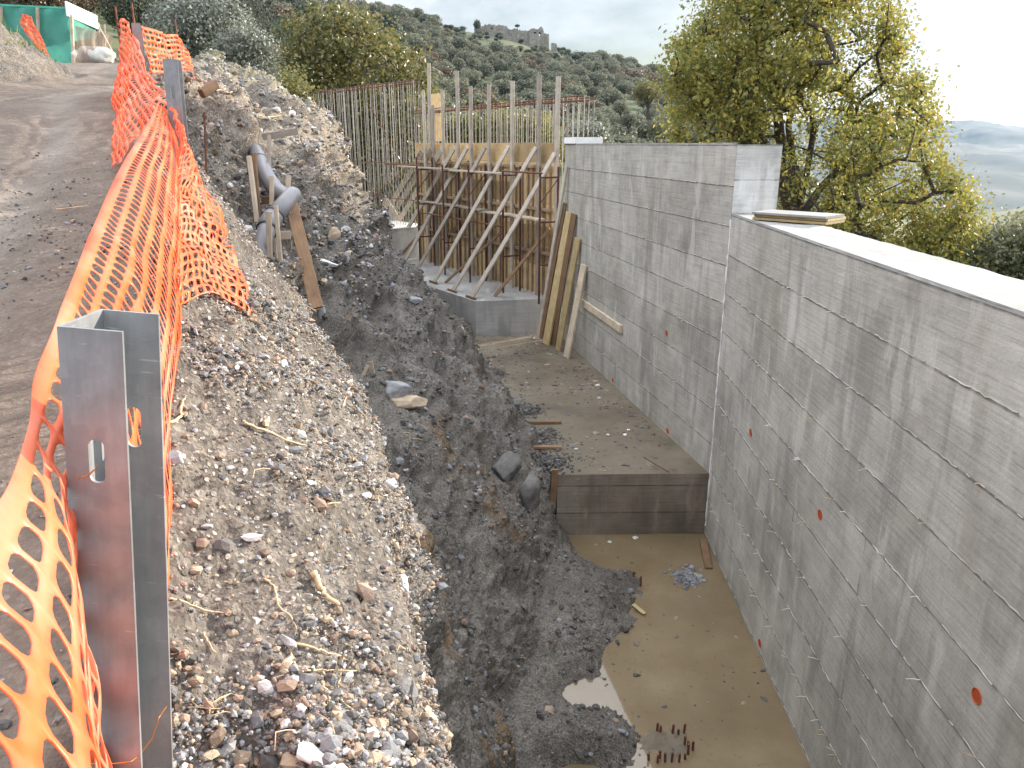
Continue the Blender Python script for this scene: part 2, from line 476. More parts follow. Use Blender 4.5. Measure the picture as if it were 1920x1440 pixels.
def soil():
    m, t, b = mat('excavated soil and gravel')
    co = geopos(t)
    wet = attr(t, 'wet'); road = attr(t, 'road'); track = attr(t, 'track'); grass = attr(t, 'grass'); sunlit_sand = attr(t, 'sunlit_sand'); ochre = attr(t, 'ochre')
    n0 = noise(t, co, 1.1, 7, 0.62)
    n1 = noise(t, co, 9, 6, 0.65)
    n2 = noise(t, co, 70, 4, 0.6)
    f = math_(t, 'ADD', math_(t, 'MULTIPLY', n0, 0.45), math_(t, 'MULTIPLY', n1, 0.55))
    dry = ramp(t, f, [(0.30, (0.048, 0.039, 0.031)), (0.48, (0.100, 0.084, 0.070)), (0.66, (0.18, 0.160, 0.138))])
    wetc = ramp(t, f, [(0.30, (0.060, 0.050, 0.040)), (0.5, (0.122, 0.105, 0.086)), (0.70, (0.22, 0.196, 0.166))])
    dry = mix(t, sunlit_sand, dry, ramp(t, f, [(0.30, (0.11, 0.088, 0.066)), (0.48, (0.21, 0.175, 0.138)), (0.66, (0.33, 0.285, 0.235))]))
    c = mix(t, wet, dry, wetc)
    c = mix(t, ochre, c, ramp(t, n1, [(0.3, (0.06, 0.04, 0.018)), (0.7, (0.20, 0.105, 0.035))]))
    roadc = ramp(t, f, [(0.28, (0.080, 0.058, 0.043)), (0.5, (0.140, 0.106, 0.080)), (0.72, (0.21, 0.168, 0.132))])
    c = mix(t, road, c, roadc)
    trc = ramp(t, f, [(0.3, (0.18, 0.145, 0.115)), (0.7, (0.27, 0.23, 0.19))])
    c = mix(t, track, c, trc)
    # pebbles set in the soil
    vo = N(t, 'ShaderNodeTexVoronoi', Scale=34.0); L(t, co, vo.inputs['Vector'])
    vo2 = N(t, 'ShaderNodeTexVoronoi', Scale=80.0); L(t, co, vo2.inputs['Vector'])
    pc = ramp(t, N_sep(t, vo.outputs['Color']), [(0.0, (0.08, 0.07, 0.06)), (0.45, (0.24, 0.21, 0.18)), (0.8, (0.42, 0.38, 0.33)), (1.0, (0.62, 0.60, 0.57))])
    pc = mix(t, math_(t, 'MULTIPLY', wet, 0.75), pc, (0.06, 0.056, 0.05))
    pm = ramp(t, vo.outputs['Distance'], [(0.22, 0.75), (0.36, 0.0)])
    keep = ramp(t, noise(t, co, 4, 4, 0.6), [(0.34, 0.0), (0.48, 1.0)])
    pm = math_(t, 'MULTIPLY', math_(t, 'MULTIPLY', pm, keep), math_(t, 'SUBTRACT', 1.0, math_(t, 'MULTIPLY', road, 0.8)))
    c = mix(t, pm, c, pc)
    pc2 = ramp(t, N_sep(t, vo2.outputs['Color']), [(0.0, 0.35), (0.6, 1.0), (1.0, 2.0)])
    c = mix(t, math_(t, 'SUBTRACT', 0.6, math_(t, 'MULTIPLY', road, 0.42)), c, pc2, 'MULTIPLY')
    c = mix(t, grass, c, ramp(t, n1, [(0.3, (0.05, 0.07, 0.015)), (0.7, (0.16, 0.19, 0.045))]))
    L(t, c, b.inputs['Base Color'])
    L(t, mix(t, wet, (0.95,) * 3, ramp(t, n1, [(0.35, 0.62), (0.65, 0.9)])), b.inputs['Roughness'])
    h = math_(t, 'ADD', math_(t, 'MULTIPLY', n1, 1.2), math_(t, 'ADD', math_(t, 'MULTIPLY', n2, 0.35), math_(t, 'MULTIPLY', pm, 0.5)))
    bump(t, b, h, 0.8, 0.03)
    return m
M['soil'] = soil()

def stone_mat(name, lo, hi):
    m, t, b = mat(name)
    co = objco(t)
    isl = N(t, 'ShaderNodeNewGeometry').outputs['Random Per Island']
    n = noise(t, co, 9, 6, 0.65)
    c = ramp(t, n, [(0.3, lo), (0.7, hi)])
    c = mix(t, 1.0, c, ramp(t, isl, [(0, 0.62), (0.7, 1.05), (1, 1.5)]), 'MULTIPLY')
    L(t, c, b.inputs['Base Color'])
    b.inputs['Roughness'].default_value = 0.85
    bump(t, b, noise(t, co, 30, 6, 0.65), 0.5, 0.02)
    return m
M['st_grey'] = stone_mat('grey stone', (0.15, 0.15, 0.155), (0.31, 0.31, 0.315))
M['st_brown'] = stone_mat('brown stone', (0.17, 0.115, 0.08), (0.33, 0.24, 0.18))
M['st_white'] = stone_mat('white quartz stone', (0.42, 0.40, 0.38), (0.66, 0.64, 0.62))
M['st_dark'] = stone_mat('dark slate stone', (0.065, 0.061, 0.056), (0.15, 0.142, 0.132))
M['st_tan'] = stone_mat('tan stone', (0.27, 0.20, 0.135), (0.45, 0.36, 0.26))

def water_mat():
    m, t, b = mat('muddy puddle water')
    co = geopos(t)
    n = noise(t, co, 0.8, 6, 0.6)
    c = ramp(t, n, [(0.3, (0.150, 0.108, 0.060)), (0.55, (0.205, 0.152, 0.088)), (0.75, (0.26, 0.20, 0.122))])
    sp = noise(t, co, 22, 5, 0.65)
    c = mix(t, ramp(t, sp, [(0.63, 0.0), (0.70, 0.7)]), c, (0.065, 0.05, 0.025))
    L(t, c, b.inputs['Base Color'])
    b.inputs['Roughness'].default_value = 0.035
    b.inputs['Specular IOR Level'].default_value = 0.55
    bump(t, b, noise(t, co, 3, 3), 0.03, 0.01)
    return m
M['water'] = water_mat()

def leafmat(name, cols, transl=0.4, rough=0.45):
    m, t, b = mat(name)
    isl = N(t, 'ShaderNodeNewGeometry').outputs['Random Per Island']
    c = ramp(t, isl, [(i / (len(cols) - 1), x) for i, x in enumerate(cols)])
    oi = N(t, 'ShaderNodeObjectInfo').outputs['Random']
    c = mix(t, 1.0, c, ramp(t, oi, [(0, 0.78), (1, 1.2)]), 'MULTIPLY')
    L(t, c, b.inputs['Base Color']); b.inputs['Roughness'].default_value = rough
    tr = N(t, 'ShaderNodeBsdfTranslucent'); L(t, c, tr.inputs['Color'])
    ms = N(t, 'ShaderNodeMixShader', Fac=transl)
    L(t, b.outputs[0], ms.inputs[1]); L(t, tr.outputs[0], ms.inputs[2])
    L(t, ms.outputs[0], t.nodes['Material Output'].inputs['Surface'])
    return m
M['lf_yellow'] = leafmat('yellowing oak leaves', [(0.17, 0.18, 0.04), (0.24, 0.245, 0.06), (0.125, 0.15, 0.042), (0.38, 0.30, 0.05), (0.29, 0.28, 0.08), (0.18, 0.20, 0.055), (0.32, 0.215, 0.045)], 0.5)
M['lf_bush'] = leafmat('olive green broad leaves', [(0.12, 0.125, 0.03), (0.17, 0.17, 0.05), (0.09, 0.11, 0.03), (0.30, 0.24, 0.065), (0.23, 0.215, 0.09)], 0.4, 0.35)
M['lf_silver'] = leafmat('silver olive leaves', [(0.15, 0.165, 0.125), (0.24, 0.255, 0.21), (0.10, 0.12, 0.085), (0.30, 0.31, 0.26)], 0.25)
M['lf_olive'] = leafmat('grey green olive leaves', [(0.145, 0.15, 0.094), (0.19, 0.195, 0.13), (0.11, 0.115, 0.07), (0.235, 0.235, 0.17)], 0.25, 0.75)
M['lf_dark'] = leafmat('dark evergreen leaves', [(0.03, 0.042, 0.022), (0.05, 0.065, 0.03), (0.04, 0.05, 0.028), (0.075, 0.085, 0.04)], 0.2, 0.7)
M['lf_brown'] = leafmat('russet autumn leaves', [(0.12, 0.085, 0.05), (0.16, 0.10, 0.055), (0.09, 0.075, 0.045), (0.20, 0.13, 0.06)], 0.3)
M['lf_gold'] = leafmat('golden green leaves', [(0.13, 0.115, 0.025), (0.19, 0.16, 0.03), (0.10, 0.10, 0.03), (0.26, 0.19, 0.035)], 0.35)
M['lf_shrub'] = leafmat('pale olive shrub leaves', [(0.17, 0.18, 0.09), (0.24, 0.245, 0.14), (0.12, 0.135, 0.06), (0.32, 0.31, 0.2)], 0.4)
M['bark'] = simple('dark bark', (0.055, 0.042, 0.032), 0.9, 0, 0.4, 10, 0.5)

def hillmat():
    m, t, b = mat('grassy hillside')
    co = geopos(t)
    n0 = noise(t, co, 0.045, 7, 0.6)
    n1 = noise(t, co, 0.6, 6, 0.65)
    f = math_(t, 'ADD', math_(t, 'MULTIPLY', n0, 0.6), math_(t, 'MULTIPLY', n1, 0.4))
    c = ramp(t, f, [(0.36, (0.032, 0.038, 0.020)), (0.48, (0.055, 0.066, 0.024)), (0.57, (0.075, 0.09, 0.026)), (0.68, (0.10, 0.085, 0.05))])
    far = attr(t, 'far')
    nf = noise(t, co, 0.006, 8, 0.62)
    fc = ramp(t, nf, [(0.35, (0.014, 0.02, 0.016)), (0.55, (0.03, 0.036, 0.024)), (0.66, (0.08, 0.075, 0.06)), (0.75, (0.16, 0.15, 0.13))])
    c = mix(t, far, c, fc)
    L(t, c, b.inputs['Base Color']); b.inputs['Roughness'].default_value = 0.95
    return m
M['hill'] = hillmat()
M['ruin'] = concrete('ruined rubble masonry', (0.20, 0.18, 0.15), (0.30, 0.275, 0.235), (0.40, 0.37, 0.32), pw=0.9, ph=0.45, brown=0.5)

# uv for timber: u runs along the longest axis of the piece, in metres
_build0 = MB.build
def _build_uv(s, name, mat_, parent=None, smooth=False, origin=None):
    o = _build0(s, name, mat_, parent, smooth, origin)
    me = o.data
    P = np.zeros(len(me.vertices) * 3, np.float32); me.vertices.foreach_get('co', P); P = P.reshape(-1, 3)
    c = P - P.mean(0)
    w, E = np.linalg.eigh(c.T @ c)
    off = rng.random(2) * 9
    U = np.stack([P @ E[:, 2] + off[0], P @ E[:, 1] + 0.41 * (P @ E[:, 0]) + off[1]], 1)
    li = np.zeros(len(me.loops), np.int32); me.loops.foreach_get('vertex_index', li)
    me.uv_layers.new(name='UVMap').data.foreach_set('uv', U[li].astype(np.float32).ravel())
    return o
MB.build = _build_uv
def wall_uv(o, u0=0.0, v0=0.0):
    """metres along a standing face and metres up; plan coordinates on level faces"""
    me = o.data
    uvl = me.uv_layers.active or me.uv_layers.new(name='UVMap')
    for p in me.polygons:
        n = p.normal
        for li in p.loop_indices:
            co = me.vertices[me.loops[li].vertex_index].co + o.location
            if abs(n.z) > 0.7: uv = (co.x, co.y)
            else:
                tdir = Vector((-n.y, n.x, 0)).normalized()
                if tdir.y < 0: tdir = -tdir
                uv = (co.dot(tdir) + u0, co.z + v0)
            uvl.data[li].uv = uv
    return o

# ================================================================== TERRAIN
def ln(ys, vs):
    ys, vs = np.array(ys, float), np.array(vs, float)
    return lambda Y: np.interp(Y, ys, vs)
def smooth_(a, k):
    w = np.hanning(2 * k + 3)[1:-1]; w /= w.sum()
    return np.convolve(np.pad(a, k, mode='edge'), w, 'valid')

ROADZ = ln([-2, 0, 1, 3, 5, 9, 14, 20, 32, 40], [-1.60, -1.26, -1.07, -0.62, -0.20, 0.50, 1.02, 1.85, 3.0, 3.6])
FX = ln([-2, 0, 1, 3, 5, 9, 12, 16, 22, 28, 36], [.55, -.2, -.60, -1.32, -2.06, -4.04, -4.75, -5.8, -8, -12, -19])
RLX = ln([-2, 2, 5, 10, 15, 20, 28, 36], [-2.9, -4.0, -5.0, -6.25, -7.6, -12.5, -20, -30])
BANKH = ln([-2, 6, 12, 15, 17.5, 20, 36], [.9, 1.0, 1.0, .72, .3, .12, .1])
CX = ln([-2, 0, 1.36, 3.1, 5.1, 6.6, 7.4, 8.2, 9.5, 11, 12.5, 14, 15.6, 17, 19, 23, 28, 36], [1.17, .39, -.16, -.55, -1.30, -2.2, -2.85, -3.35, -3.75, -3.95, -3.75, -3.45, -3.55, -4.2, -5.2, -8.2, -12.4, -19.5])
CZ = ln([-2, 0, 1.36, 3.1, 5.1, 6.6, 7.4, 8.2, 9.5, 11, 12.5, 14, 15.6, 17, 19, 23, 28, 36], [-1.75, -1.50, -1.34, -1.38, -1.12, -.97, -.80, -.50, -.12, .18, .30, .38, .38, .55, .9, 1.6, 2.3, 3.2])
TX = ln([-2, 0, 3, 5.7, 7, 8.5, 10, 11, 17.7, 18.4, 20.6, 23.5, 26, 33, 36], [1.1, .85, .25, -.1, .25, .42, .58, .50, -.95, -1.15, -2.55, -4.3, -5.7, -10.8, -13])
TZ = ln([-2, 5.7, 9.0, 9.9, 11.2, 17.5, 18.5, 20.6, 25, 27, 33, 36], [-5.15, -5.15, -5.18, -5.0, -4.42, -4.40, -4.1, -3.8, -3.3, -2.62, -2.55, -2.5])
SHX = ln([-2, 5.2, 5.9, 6.4, 6.8, 7.4, 8.1, 8.6, 8.9, 9.3, 10.0, 10.4, 36], [.7, .78, 1.05, .88, 0.90, 1.02, 1.42, 1.72, 1.5, .92, .80, .9, .9])
WATER_Z = -5.40

# rows get coarser with distance
rows = [-2.0]
while rows[-1] < 35:
    rows.append(rows[-1] + 0.013 * (1 + 0.33 * max(rows[-1], 0)))
Yr = np.array(rows); NR = len(Yr)
k = 9
def sm(f): return smooth_(f(Yr), k)
fx, rz, rl, bh, cx, cz, tx, tz, shx = map(sm, (FX, ROADZ, RLX, BANKH, CX, CZ, TX, TZ, SHX))
fz = rz + 0.05
flx = np.where(Yr < 10.05, shx, tx + 0.35)
flz = np.where(Yr < 10.05, WATER_Z, tz - 1.2)
f_mid1 = 0.34; f_mid2 = 0.70
bulge = np.interp(Yr, [0, 5, 8, 10, 12, 14, 16, 18, 20, 36], [.05, .1, .12, .0, .1, -.12, -.55, -.6, -.4, -.2])     # the cliff behind the pipe stands steeper
lines = [
    (rl - 9, rz + bh + 1.4), (rl - 1.5, rz + bh + .05), (rl - 1.0, rz + bh * .8), (rl - .2, rz + .10), (rl + .3, rz),
    (fx - .30, rz + .0), (fx, fz), (fx * .5 + cx * .5, fz * .45 + cz * .55 + .05), (cx, cz),
    (cx * (1-f_mid1) + tx * f_mid1 - .10 + bulge, cz * (1-f_mid1) + tz * f_mid1 - .15),
    (cx * (1-f_mid2) + tx * f_mid2 - .05 + bulge * .4, cz * (1-f_mid2) + tz * f_mid2 - .10),
    (tx, tz), (flx, flz), (flx + .45, flz - .17), (np.full(NR, 2.0), flz - .3), (np.full(NR, 3.0), flz - .35)]
ncols = [8, 14, 16, 8, 50, 12, 44, 50, 90, 70, 60, 40, 14, 12, 8]
GX, GZ, SEG = [], [], []
for i, n in enumerate(ncols):
    (xa, za), (xb, zb) = lines[i], lines[i+1]
    for j in range(n):
        s = j / n
        GX.append(xa * (1-s) + xb * s); GZ.append(za * (1-s) + zb * s); SEG.append(i + s)
GX.append(lines[-1][0]); GZ.append(lines[-1][1]); SEG.append(len(ncols))
GX, GZ = np.array(GX).T, np.array(GZ).T
SEG = np.array(SEG)
# soften the profile corners a little
for _ in range(3):
    GX[:, 1:-1] = .25 * GX[:, :-2] + .5 * GX[:, 1:-1] + .25 * GX[:, 2:]
    GZ[:, 1:-1] = .25 * GZ[:, :-2] + .5 * GZ[:, 1:-1] + .25 * GZ[:, 2:]
NC = GX.shape[1]
GY = np.repeat(Yr[:, None], NC, 1)
P = np.stack([GX, GY, GZ], -1)
def grid_normals(P):
    du = np.gradient(P, axis=0); dv = np.gradient(P, axis=1)
    n = np.cross(dv, du)
    return n / (np.linalg.norm(n, axis=-1, keepdims=True) + 1e-9)
Nn = grid_normals(P)
flat = P.reshape(-1, 3)
seg = np.repeat(SEG[None, :], NR, 0)
def zone(a, b, soft=.4):
    return np.clip((seg - a) / soft, 0, 1) * np.clip((b - seg) / soft, 0, 1)
z_bank, z_road, z_berm = zone(-1, 3.4), zone(3.3, 5.6, .3), zone(5.2, 8.15)
z_face, z_mud = zone(7.9, 11.2), zone(10.8, 16, .5)
yfar = np.clip((GY - 7) / 3, 0, 1)
n_big = fbm(flat, .8, 4).reshape(NR, NC)
n_mid = fbm(flat, 2.6, 5).reshape(NR, NC)
n_rid = fbm(flat * np.array([1, .6, 1.6]), 1.5, 5, ridged=True).reshape(NR, NC)
n_fin = fbm(flat, 11, 4, .6).reshape(NR, NC)
n_micro = fbm(flat, 38, 2, .6).reshape(NR, NC)
disp = (z_bank * (.16 * n_big + .10 * n_mid + .02 * n_fin)
        + z_road * (.012 * n_mid + .006 * n_fin)
        + z_berm * ((.05 + .14 * yfar) * n_big + (.035 + .13 * yfar) * n_mid + .13 * yfar * n_rid + .018 * n_fin + .006 * n_micro)
        + z_face * ((.15 + .10 * yfar) * n_big + (.055 + .09 * yfar * (seg < 9.4)) * n_mid + (.028 + .10 * yfar * (seg < 9.2)) * n_rid + .026 * n_fin + .013 * n_micro)
        + z_mud * (.035 * n_mid + .02 * n_fin + .006 * n_micro))
# wheel ruts along the road
off = (fx[:, None] - GX)
rut = -.035 * np.exp(-((off - .95) / .16) ** 2) - .03 * np.exp(-((off - 2.5) / .2) ** 2)
disp += z_road * rut
# a few gullies down the steep face
gul = np.sin(GY * 3.1 + 2.2 * n_big) ** 8
disp -= z_face * .06 * gul
P = P + Nn * disp[..., None]
# heaps on the trench floor
def heap(x, y, rx, ry, h):
    global P
    d = ((P[..., 0] - x) / rx) ** 2 + ((P[..., 1] - y) / ry) ** 2
    m = (seg > 9.5) & (GY < 10)
    P[..., 2] += np.where(m, h * np.exp(-d * 1.4) * (1 + .35 * n_mid), 0)
heap(.95, 8.25, .62, .62, .17); heap(1.45, 8.75, .28, .22, .12); heap(.6, 5.9, .7, .5, .12); heap(.5, 7.3, .4, .5, .12); heap(.72, 6.6, .26, .24, -.30); heap(.55, 5.55, .35, .2, -.30)
P[..., 2] -= np.where(seg < 9, .20 * np.exp(-(((P[..., 0] + .55) / .16) ** 2 + ((P[..., 1] - 1.12) / .22) ** 2)), 0)
flat = P.reshape(-1, 3)
ii = np.arange(NR * NC).reshape(NR, NC)
F = np.stack([ii[:-1, :-1], ii[:-1, 1:], ii[1:, 1:], ii[1:, :-1]], -1).reshape(-1, 4)
ground = np_mesh('ground', flat, F, [M['soil']])
tag(ground, kind='structure')
wetb = np.clip((seg - 8.05 + .25 * n_mid + .2 * n_big) / .35, 0, 1)
# towards the far end the upper part of the cut is dry, sandy gravel with its sunlight put into the colour
drydepth = np.interp(GY, [0, 7.5, 9.5, 12, 15, 17, 22], [0, .0, .9, 1.25, 1.2, .9, .6])
wetb = wetb * (1 - np.clip((drydepth + .28 * n_big + .12 * n_mid - (cz[:, None] - P[..., 2])) / .25, 0, 1) * (drydepth > .05))
A = {
    'wet': np.clip(wetb + z_bank * .35 * (seg > .2) + zone(5.5, 7.7, .5) * np.clip(.30 + .55 * n_big + .5 * n_mid, 0, .8) * (1 - .7 * yfar), 0, 1),
    'road': zone(2.9, 5.9, .5),
    'track': z_road * np.clip(np.exp(-((off - .95 - .12 * n_big) / .20) ** 2) * .95 + np.exp(-((off - 2.5) / .25) ** 2) * .5, 0, 1) * np.clip(.75 + .6 * n_mid, 0, 1),
    'grass': np.clip(zone(.3, 2.0, .3) * (.62 + .6 * n_mid), 0, 1) * .9 + z_berm * np.clip((GY - 13) / 4, 0, 1) * np.clip(n_mid + .2, 0, 1) * .6,
    'sunlit_sand': np.clip((GY - 8) / 2.5, 0, 1) * zone(5.8, 10.8, .5) * np.clip(.75 + .7 * n_mid, 0, 1),  # paler sandy tone with the far cliff's sunlight painted in
    'ochre': z_face * np.clip((n_big * .9 + n_mid * .5 - .50) / .3, 0, 1) * .8 * (GY < 9.5),
}
for kx, v in A.items():
    a = ground.data.attributes.new(kx, 'FLOAT', 'POINT')
    a.data.foreach_set('value', v.astype(np.float32).ravel())
bvh = BVHTree.FromPolygons([tuple(v) for v in flat.tolist()], F.tolist())
def hit(px, py):
    r = bvh.ray_cast(Vector((0, 0, 0)), ray(px, py).normalized())
    if r[0] is None: return at(px, py, 8), Vector((0, 0, 1))
    n = r[1] if r[1].z > 0 else -r[1]
    return r[0], n
def drop(x, y):
    r = bvh.ray_cast(Vector((x, y, 30)), Vector((0, 0, -1)))
    return r[0].z if r[0] is not None else None

# ------------------------------------------------------------------ far land
ATAB = np.array([-1.3, -.9, -.62, -.39, -.25, -.165, -.04, .05, .155, .255, .34, .42, .56, .7, .95, 1.4])
YTAB = np.array([14, 20, 32, 45, 70, 110, 160, 220, 300, 360, 450, 700, 1200, 2000, 3000, 4200])
ZT = np.array([
    [1, 2, 5, 9, 17, 32, 52, 80, 110, 125, 135, 130, 120, 120, 120, 120],
    [.2, 1.2, 3, 6, 13, 25, 42, 65, 90, 105, 115, 110, 100, 100, 100, 100],
    [.0, 1.0, 2.6, 5.2, 11, 21, 35, 54, 76, 86, 92, 90, 80, 80, 80, 80],
    [-1.5, .6, 1.7, 3.4, 8, 16, 27, 41, 56, 62, 64, 60, 50, 50, 50, 50],
    [-4.4, -3.2, -2.6, -1, 3, 10, 20, 33, 50.5, 55, 54, 40, 20, 20, 20, 20],
    [-5, -4.2, -3.8, -3, -1, 4, 13, 26, 45.5, 50.5, 48, 30, 0, 0, 0, 0],
    [-6, -5, -5, -5, -4, 0, 8, 20, 38.5, 41, 36, 10, -30, -20, 0, 0],
    [-6, -5, -5, -5.5, -5, -1, 6, 17, 33, 35, 28, 0, -50, -30, 10, 0],
    [-6, -5, -5, -6, -6, -2, 4, 13, 25.5, 27, 20, -15, -70, -40, 30, 0],
    [-5.5, -5, -5.5, -7, -8, -6, -1, 6, 14, 14, 8, -30, -85, -50, 50, 0],
    [-5, -5, -6, -8, -10, -10, -8, -5, -2, -4, -12, -45, -95, -50, 68, 10],
    [-4.5, -5, -6.5, -8.5, -12, -14, -16, -18, -22, -28, -40, -65, -105, -45, 68, 20],
    [-3.8, -4.6, -6.5, -8.5, -11, -15, -19, -24, -27, -33, -48, -80, -112, -45, 46, 10],
    [-3.6, -4.4, -6, -8, -10, -13, -16, -19, -20, -26, -46, -85, -115, -50, 8, -10],
    [-3.4, -4.2, -5.5, -7, -9, -11, -13, -14, -14, -22, -46, -85, -115, -60, -20, -30],
    [-3.4, -4, -5, -6, -8, -9, -10, -11, -12, -22, -46, -85, -115, -60, -20, -30]], float)
def zfar(a, Y):
    a = np.asarray(a, float); Y = np.asarray(Y, float)
    ly = np.log(np.clip(Y, YTAB[0], YTAB[-1])); lt = np.log(YTAB)
    j = np.clip(np.searchsorted(lt, ly) - 1, 0, len(lt) - 2); t = (ly - lt[j]) / (lt[j+1] - lt[j])
    i = np.clip(np.searchsorted(ATAB, a) - 1, 0, len(ATAB) - 2); u = np.clip((a - ATAB[i]) / (ATAB[i+1] - ATAB[i]), 0, 1)
    u = u * u * (3 - 2 * u) * .5 + u * .5
    z = (ZT[i, j] * (1-u) + ZT[i+1, j] * u) * (1-t) + (ZT[i, j+1] * (1-u) + ZT[i+1, j+1] * u) * t
    pts = np.stack([a * Y, Y, np.zeros_like(Y)], -1).reshape(-1, 3)
    amp = np.clip((Y - 40) / 60, 0, 1)
    nz_ = fbm(pts, .02, 4).reshape(Y.shape) * np.clip(Y / 160, 0, 1.3) * 1.1
    mt = fbm(pts, .0022, 6, .55, ridged=True).reshape(Y.shape) * np.clip((Y - 1000) / 1000, 0, 1) * 26
    return z + amp * nz_ + mt
aa = np.linspace(-1.3, 1.4, 260)
YY = np.exp(np.linspace(np.log(14), np.log(4200), 190))
Ag, Yg = np.meshgrid(aa, YY)
Zg = zfar(Ag, Yg)
Vf = np.stack([Ag * Yg, Yg, Zg], -1).reshape(-1, 3)
ii = np.arange(Vf.shape[0]).reshape(Ag.shape)
Ff = np.stack([ii[:-1, :-1], ii[:-1, 1:], ii[1:, 1:], ii[1:, :-1]], -1).reshape(-1, 4)
hill = np_mesh('hillside', Vf, Ff, [M['hill']])
tag(hill, kind='structure')
av = hill.data.attributes.new('far', 'FLOAT', 'POINT')
av.data.foreach_set('value', np.clip((Yg - 420) / 300, 0, 1).astype(np.float32).ravel())
def land(x, Y): return float(zfar(np.array([x / Y]), np.array([Y]))[0])
# the ground outside the wall
xs = np.linspace(3.1, 60, 50); ys = np.linspace(-25, 15.5, 40)
Xo, Yo = np.meshgrid(xs, ys)
Zo = np.interp(Xo, [3, 6, 12, 25, 60], [-3.0, -3.3, -3.9, -6, -12]) + .12 * fbm(np.stack([Xo, Yo, Xo * 0], -1).reshape(-1, 3), .7, 3).reshape(Xo.shape)
ii = np.arange(Xo.size).reshape(Xo.shape)
og = np_mesh('outer_ground', np.stack([Xo, Yo, Zo], -1).reshape(-1, 3), np.stack([ii[:-1, :-1], ii[:-1, 1:], ii[1:, 1:], ii[1:, :-1]], -1).reshape(-1, 4), [M['hill']])
tag(og, kind='structure')

# water in the trench
mb = MB(); mb.add([(-1.5, -2, WATER_Z), (3.0, -2, WATER_Z), (3.0, 10.02, WATER_Z), (-1.5, 10.02, WATER_Z)], [(0, 1, 2, 3)])
tag(mb.build('water', M['water']), kind='structure')

# ================================================================== RETAINING WALLS
J = Vector((2.80, 10.0, 0))
d_near = Vector((.021, 1, 0)).normalized()
d_far = Vector((-.198, 1, 0)).normalized()
KE = J + d_far * 8.25
n_far = Vector((-d_far.y, d_far.x, 0))          # towards the trench
n_near = Vector((-d_near.y, d_near.x, 0))
d_fw = Vector((-.516, .857, 0)).normalized()
n_fw = Vector((-d_fw.y, d_fw.x, 0))
THK = 0.62
WTOP_N, WTOP_F = -.855, .0
def fin(mb, a, b, nrm, r=.007):
    """a rough mortar ridge left at a shuttering joint"""
    Lh = (b - a).length; n = max(2, int(Lh / .05)); run = False; pts, rs = [], []
    for i in range(n + 1):
        q = a.lerp(b, i / n)
        if random.random() < .82:
            pts.append(q + nrm * random.uniform(-.002, .006) + Vector((0, 0, random.uniform(-.006, .006)))); rs.append(r * random.uniform(.25, 1.25))
        elif len(pts) > 1:
            mb.tube(pts, rs, 4); pts, rs = [], []
        else: pts, rs = [], []
    if len(pts) > 1: mb.tube(pts, rs, 4)
def wall(name, p0, p1, d, nrm, ztop, zbot, label):
    t = empty(name, (p0.x, p0.y, zbot)); tag(t, label, 'concrete wall')
    b = MB()
    q0, q1 = p0 - nrm * THK, p1 - nrm * THK
    vs = [Vector((p.x, p.y, z)) for z in (zbot, ztop) for p in (p0, p1, q1, q0)]
    b.add(vs, [(0, 1, 5, 4), (1, 2, 6, 5), (2, 3, 7, 6), (3, 0, 4, 7), (0, 3, 2, 1)])
    o = wall_uv(b.build('wall_face', M['conc'], t), 0, -ztop)
    # trowelled top, slightly uneven, as a thin sheet of laitance on the wall
    Lw = (p1 - p0).length; n = int(Lw / .12); tp = MB(); vs, fs = [], []
    for i in range(n + 1):
        for j in range(6):
            q = p0.lerp(p1, i / n) - nrm * (THK * j / 5)
            e = random.uniform(-.005, .005) if j in (0, 5) else 0
            vs.append(q + nrm * e + Vector((0, 0, ztop + (.004 + random.uniform(0, .014) if j not in (0, 5) else .014 + random.uniform(-.004, .004)))))
    for i in range(n):
        for j in range(5): fs.append((i*6+j, i*6+j+1, (i+1)*6+j+1, (i+1)*6+j))
    tp.add(vs, fs)
    tp.add([p + Vector((0, 0, dz)) - nrm * dd for p in (p0, p1) for dz, dd in ((ztop - .003, -.003), (ztop + .02, 0.004))], [(0, 1, 3, 2)])
    wall_uv(tp.build('wall_top', M['conc_top'], t))
    r = MB(); z = ztop - .5; kk = 0
    while z > zbot + .1:
        fin(r, Vector((p0.x, p0.y, z)), Vector((p1.x, p1.y, z)), nrm, .0058)
        z -= .5
    s = .75
    while s < Lw:
        for zz in np.arange(ztop - .5, zbot, -.5):
            if random.random() < .28:
                q = p0 + d * s
                fin(r, Vector((q.x, q.y, zz + .5)), Vector((q.x, q.y, zz)), nrm, .004)
        s += 1.5
    r.build('mortar_ridge', M['conc'], t)
    return t
near_start = J - d_near * 13
w_near = wall('retaining_wall', near_start, J - d_near * .012, d_near, n_near, WTOP_N, -5.7, 'low near stretch of grey concrete retaining wall with a bright flat top')
w_far = wall('retaining_wall', J + d_far * .012, KE, d_far, n_far, WTOP_F, -5.7, 'high far stretch of grey concrete retaining wall beside the timber formwork')
# end face of the high wall, its extra skylight painted in as paler concrete
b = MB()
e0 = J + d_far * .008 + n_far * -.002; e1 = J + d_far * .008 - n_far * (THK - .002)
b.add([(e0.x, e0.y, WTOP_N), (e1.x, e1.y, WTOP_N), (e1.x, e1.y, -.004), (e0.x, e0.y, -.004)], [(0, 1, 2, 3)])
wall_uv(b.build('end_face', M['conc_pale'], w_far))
# white foam strip in the expansion joint
b = MB(); pts = []; rs = []
zz = WTOP_N - .06
while zz > -5.3:
    pts.append(J + n_near * .004 + Vector((random.uniform(-.004, .004), 0, zz))); rs.append(random.choice([.006, .010, .013, .015, .004])); zz -= .07
b.tube(pts, rs, 6)
b.build('joint_strip', M['white'], w_near)
